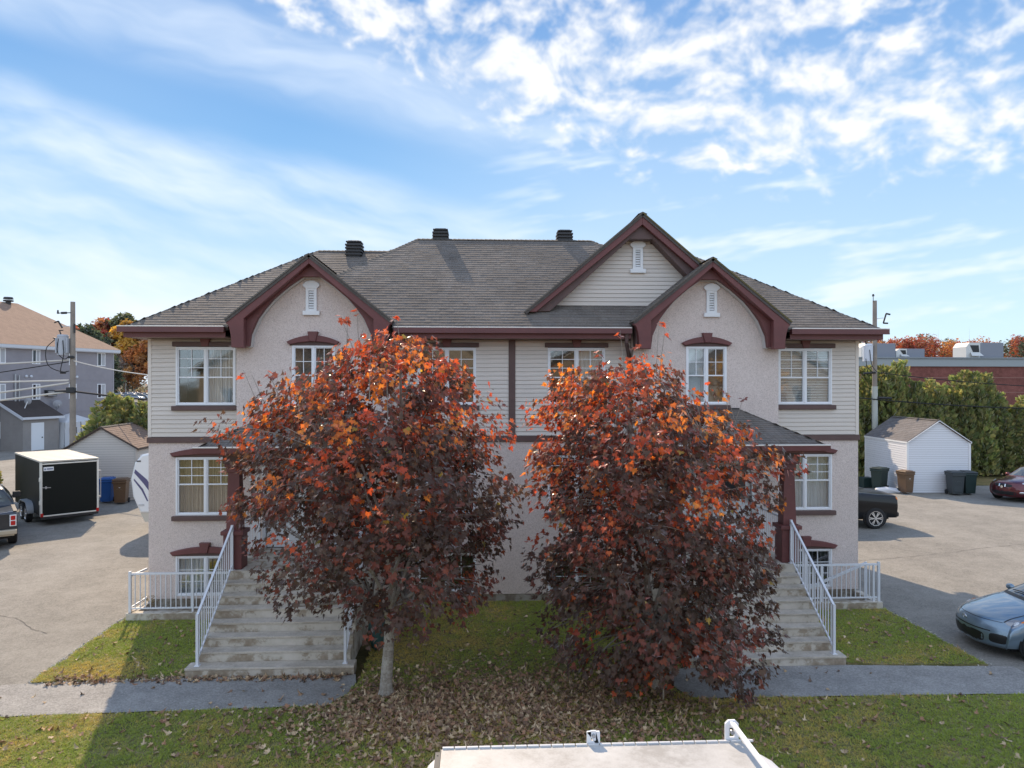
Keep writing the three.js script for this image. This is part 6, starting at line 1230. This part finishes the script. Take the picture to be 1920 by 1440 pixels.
{ // the autumn wood on the skyline: reads as one mass
  const r = rng(88), T2 = [], K = [];
  for (let i = 0; i < 72; i++) {
    const x = 94 + i * .95 + (r() - .5) * 2, z = -150 - r() * 34, pal = PALS[['red', 'orange', 'red', 'gold', 'orange', 'olive', 'bare', 'red', 'pine'][Math.floor(r() * 9)]], h = 15.6 + r() * 3.4, R = 3.4 + r() * 2.2;
    const bl = []; for (let k = 0; k < 10; k++) { const a = r() * 6.28, u = r(), w = R * Math.sin(Math.PI * (.2 + .75 * u)) * r(); bl.push([V3(x + Math.cos(a) * w, h * (.35 + .6 * u), z + Math.sin(a) * w), R * (.3 + .25 * r()), r()]); }
    for (let k = 0; k < 1300; k++) { const b = bl[Math.floor(r() * bl.length)], d = V3(r() - .5, r() - .5, r() - .5).normalize(), c = b[0].clone().addScaledVector(d, b[1] * Math.cbrt(r())), q = V3(r() - .5, r() - .5, r() - .5).normalize().multiplyScalar(.55), s = V3(r() - .5, r() - .5, r() - .5).normalize().multiplyScalar(.5), col = pal[Math.floor(r() * pal.length)], f = (.65 + r() * .7) * (.75 + b[2] * .5); T2.push([c, c.clone().add(q), c.clone().add(s)]); K.push(col.map(v => v * f)); }
    for (let k = 0; k < 3; k++) { const w = .12, xx = x + (r() - .5) * R; T2.push([V3(xx - w, 0, z), V3(xx + w, 0, z), V3(xx + (r() - .5), h * (.8 + r() * .3), z)]); K.push([.14, .11, .09]); }
  }
  const m = new THREE.Mesh(colored(T2, K), foliage); m.name = 'autumn_wood'; m.castShadow = m.receiveShadow = true; tag(m, 'distant red and orange wood on the skyline right of the house', null, null, 'stuff'); scene.add(m);
}
// the sunlit houses across the street, which the front windows mirror
{
  const kinds = [[-17, 6.8, [.34, .29, .23]], [-3.5, 6.6, [.40, .35, .29]], [9.5, 6.9, [.34, .28, .225]], [23, 6.6, [.42, .38, .34]]];
  kinds.forEach(([x, e, c], i) => {
    const t = thing('street_house', `${['tan', 'cream', 'ochre', 'pale'][i]} gabled house across the street, seen only mirrored in the front windows`, 'house', [x, 0, 38 + (i % 2) * 1.5], Math.PI);
    const w = 5.4, d = 9, apex = e + 3.2;
    part(t, 'wall', ext([[-w, 0], [w, 0], [w, e], [0, apex], [-w, e]], -d, 0), M('streetWall' + i, c, .8, { bumpMap: lapB, bumpScale: .02, map: T.wall }));
    for (const s of [-1, 1]) { const P = V3(s * (w + .5), e - .3, .5), Q = V3(0, apex, .5), cs = [P, P.clone().setZ(-d), Q.clone().setZ(-d), Q].map(v => v.clone().add(V3(0, .16, 0))); part(t, 'roof', deckOf(cs), mats.deck); part(t, 'rake_board', bar(P.clone().setZ(.48), Q.clone().setZ(.48), .06, .26), mats.whitePaint); }
    for (const [wx, wy] of [[-3, 1.6], [3, 1.6], [-3, 4.6], [3, 4.6], [0, 4.6]]) simpleWindow(t, 1.4, 1.4, [wx, wy, .01], 0, {});
    const dr = group(t, 'door'); part(dr, 'door_leaf', BB(-.5, .5, .3, 2.4, 0, .05), mats.doorWhite); part(t, 'front_step', BB(-.9, .9, 0, .3, 0, 1), mats.concrete);
  });
  const r = rng(4);
  woodTree('bare street tree across the street, mirrored in the left windows', [-10.5, 0, 28], 9, 2.6, 'bare', 'tall', 700, 900);
  woodTree('golden street tree across the street, mirrored in the right windows', [16.2, 0, 27], 8, 2.6, 'gold', 'round', 701, 2200);
}
struct('street_kerb', RB(-120, 120, -.05, .12, 12.12, 12.28, .02), mats.concrete, 'concrete kerb between front lawn and street', 'kerb');
scene.environmentIntensity = 1;
renderer.render(scene, camera);
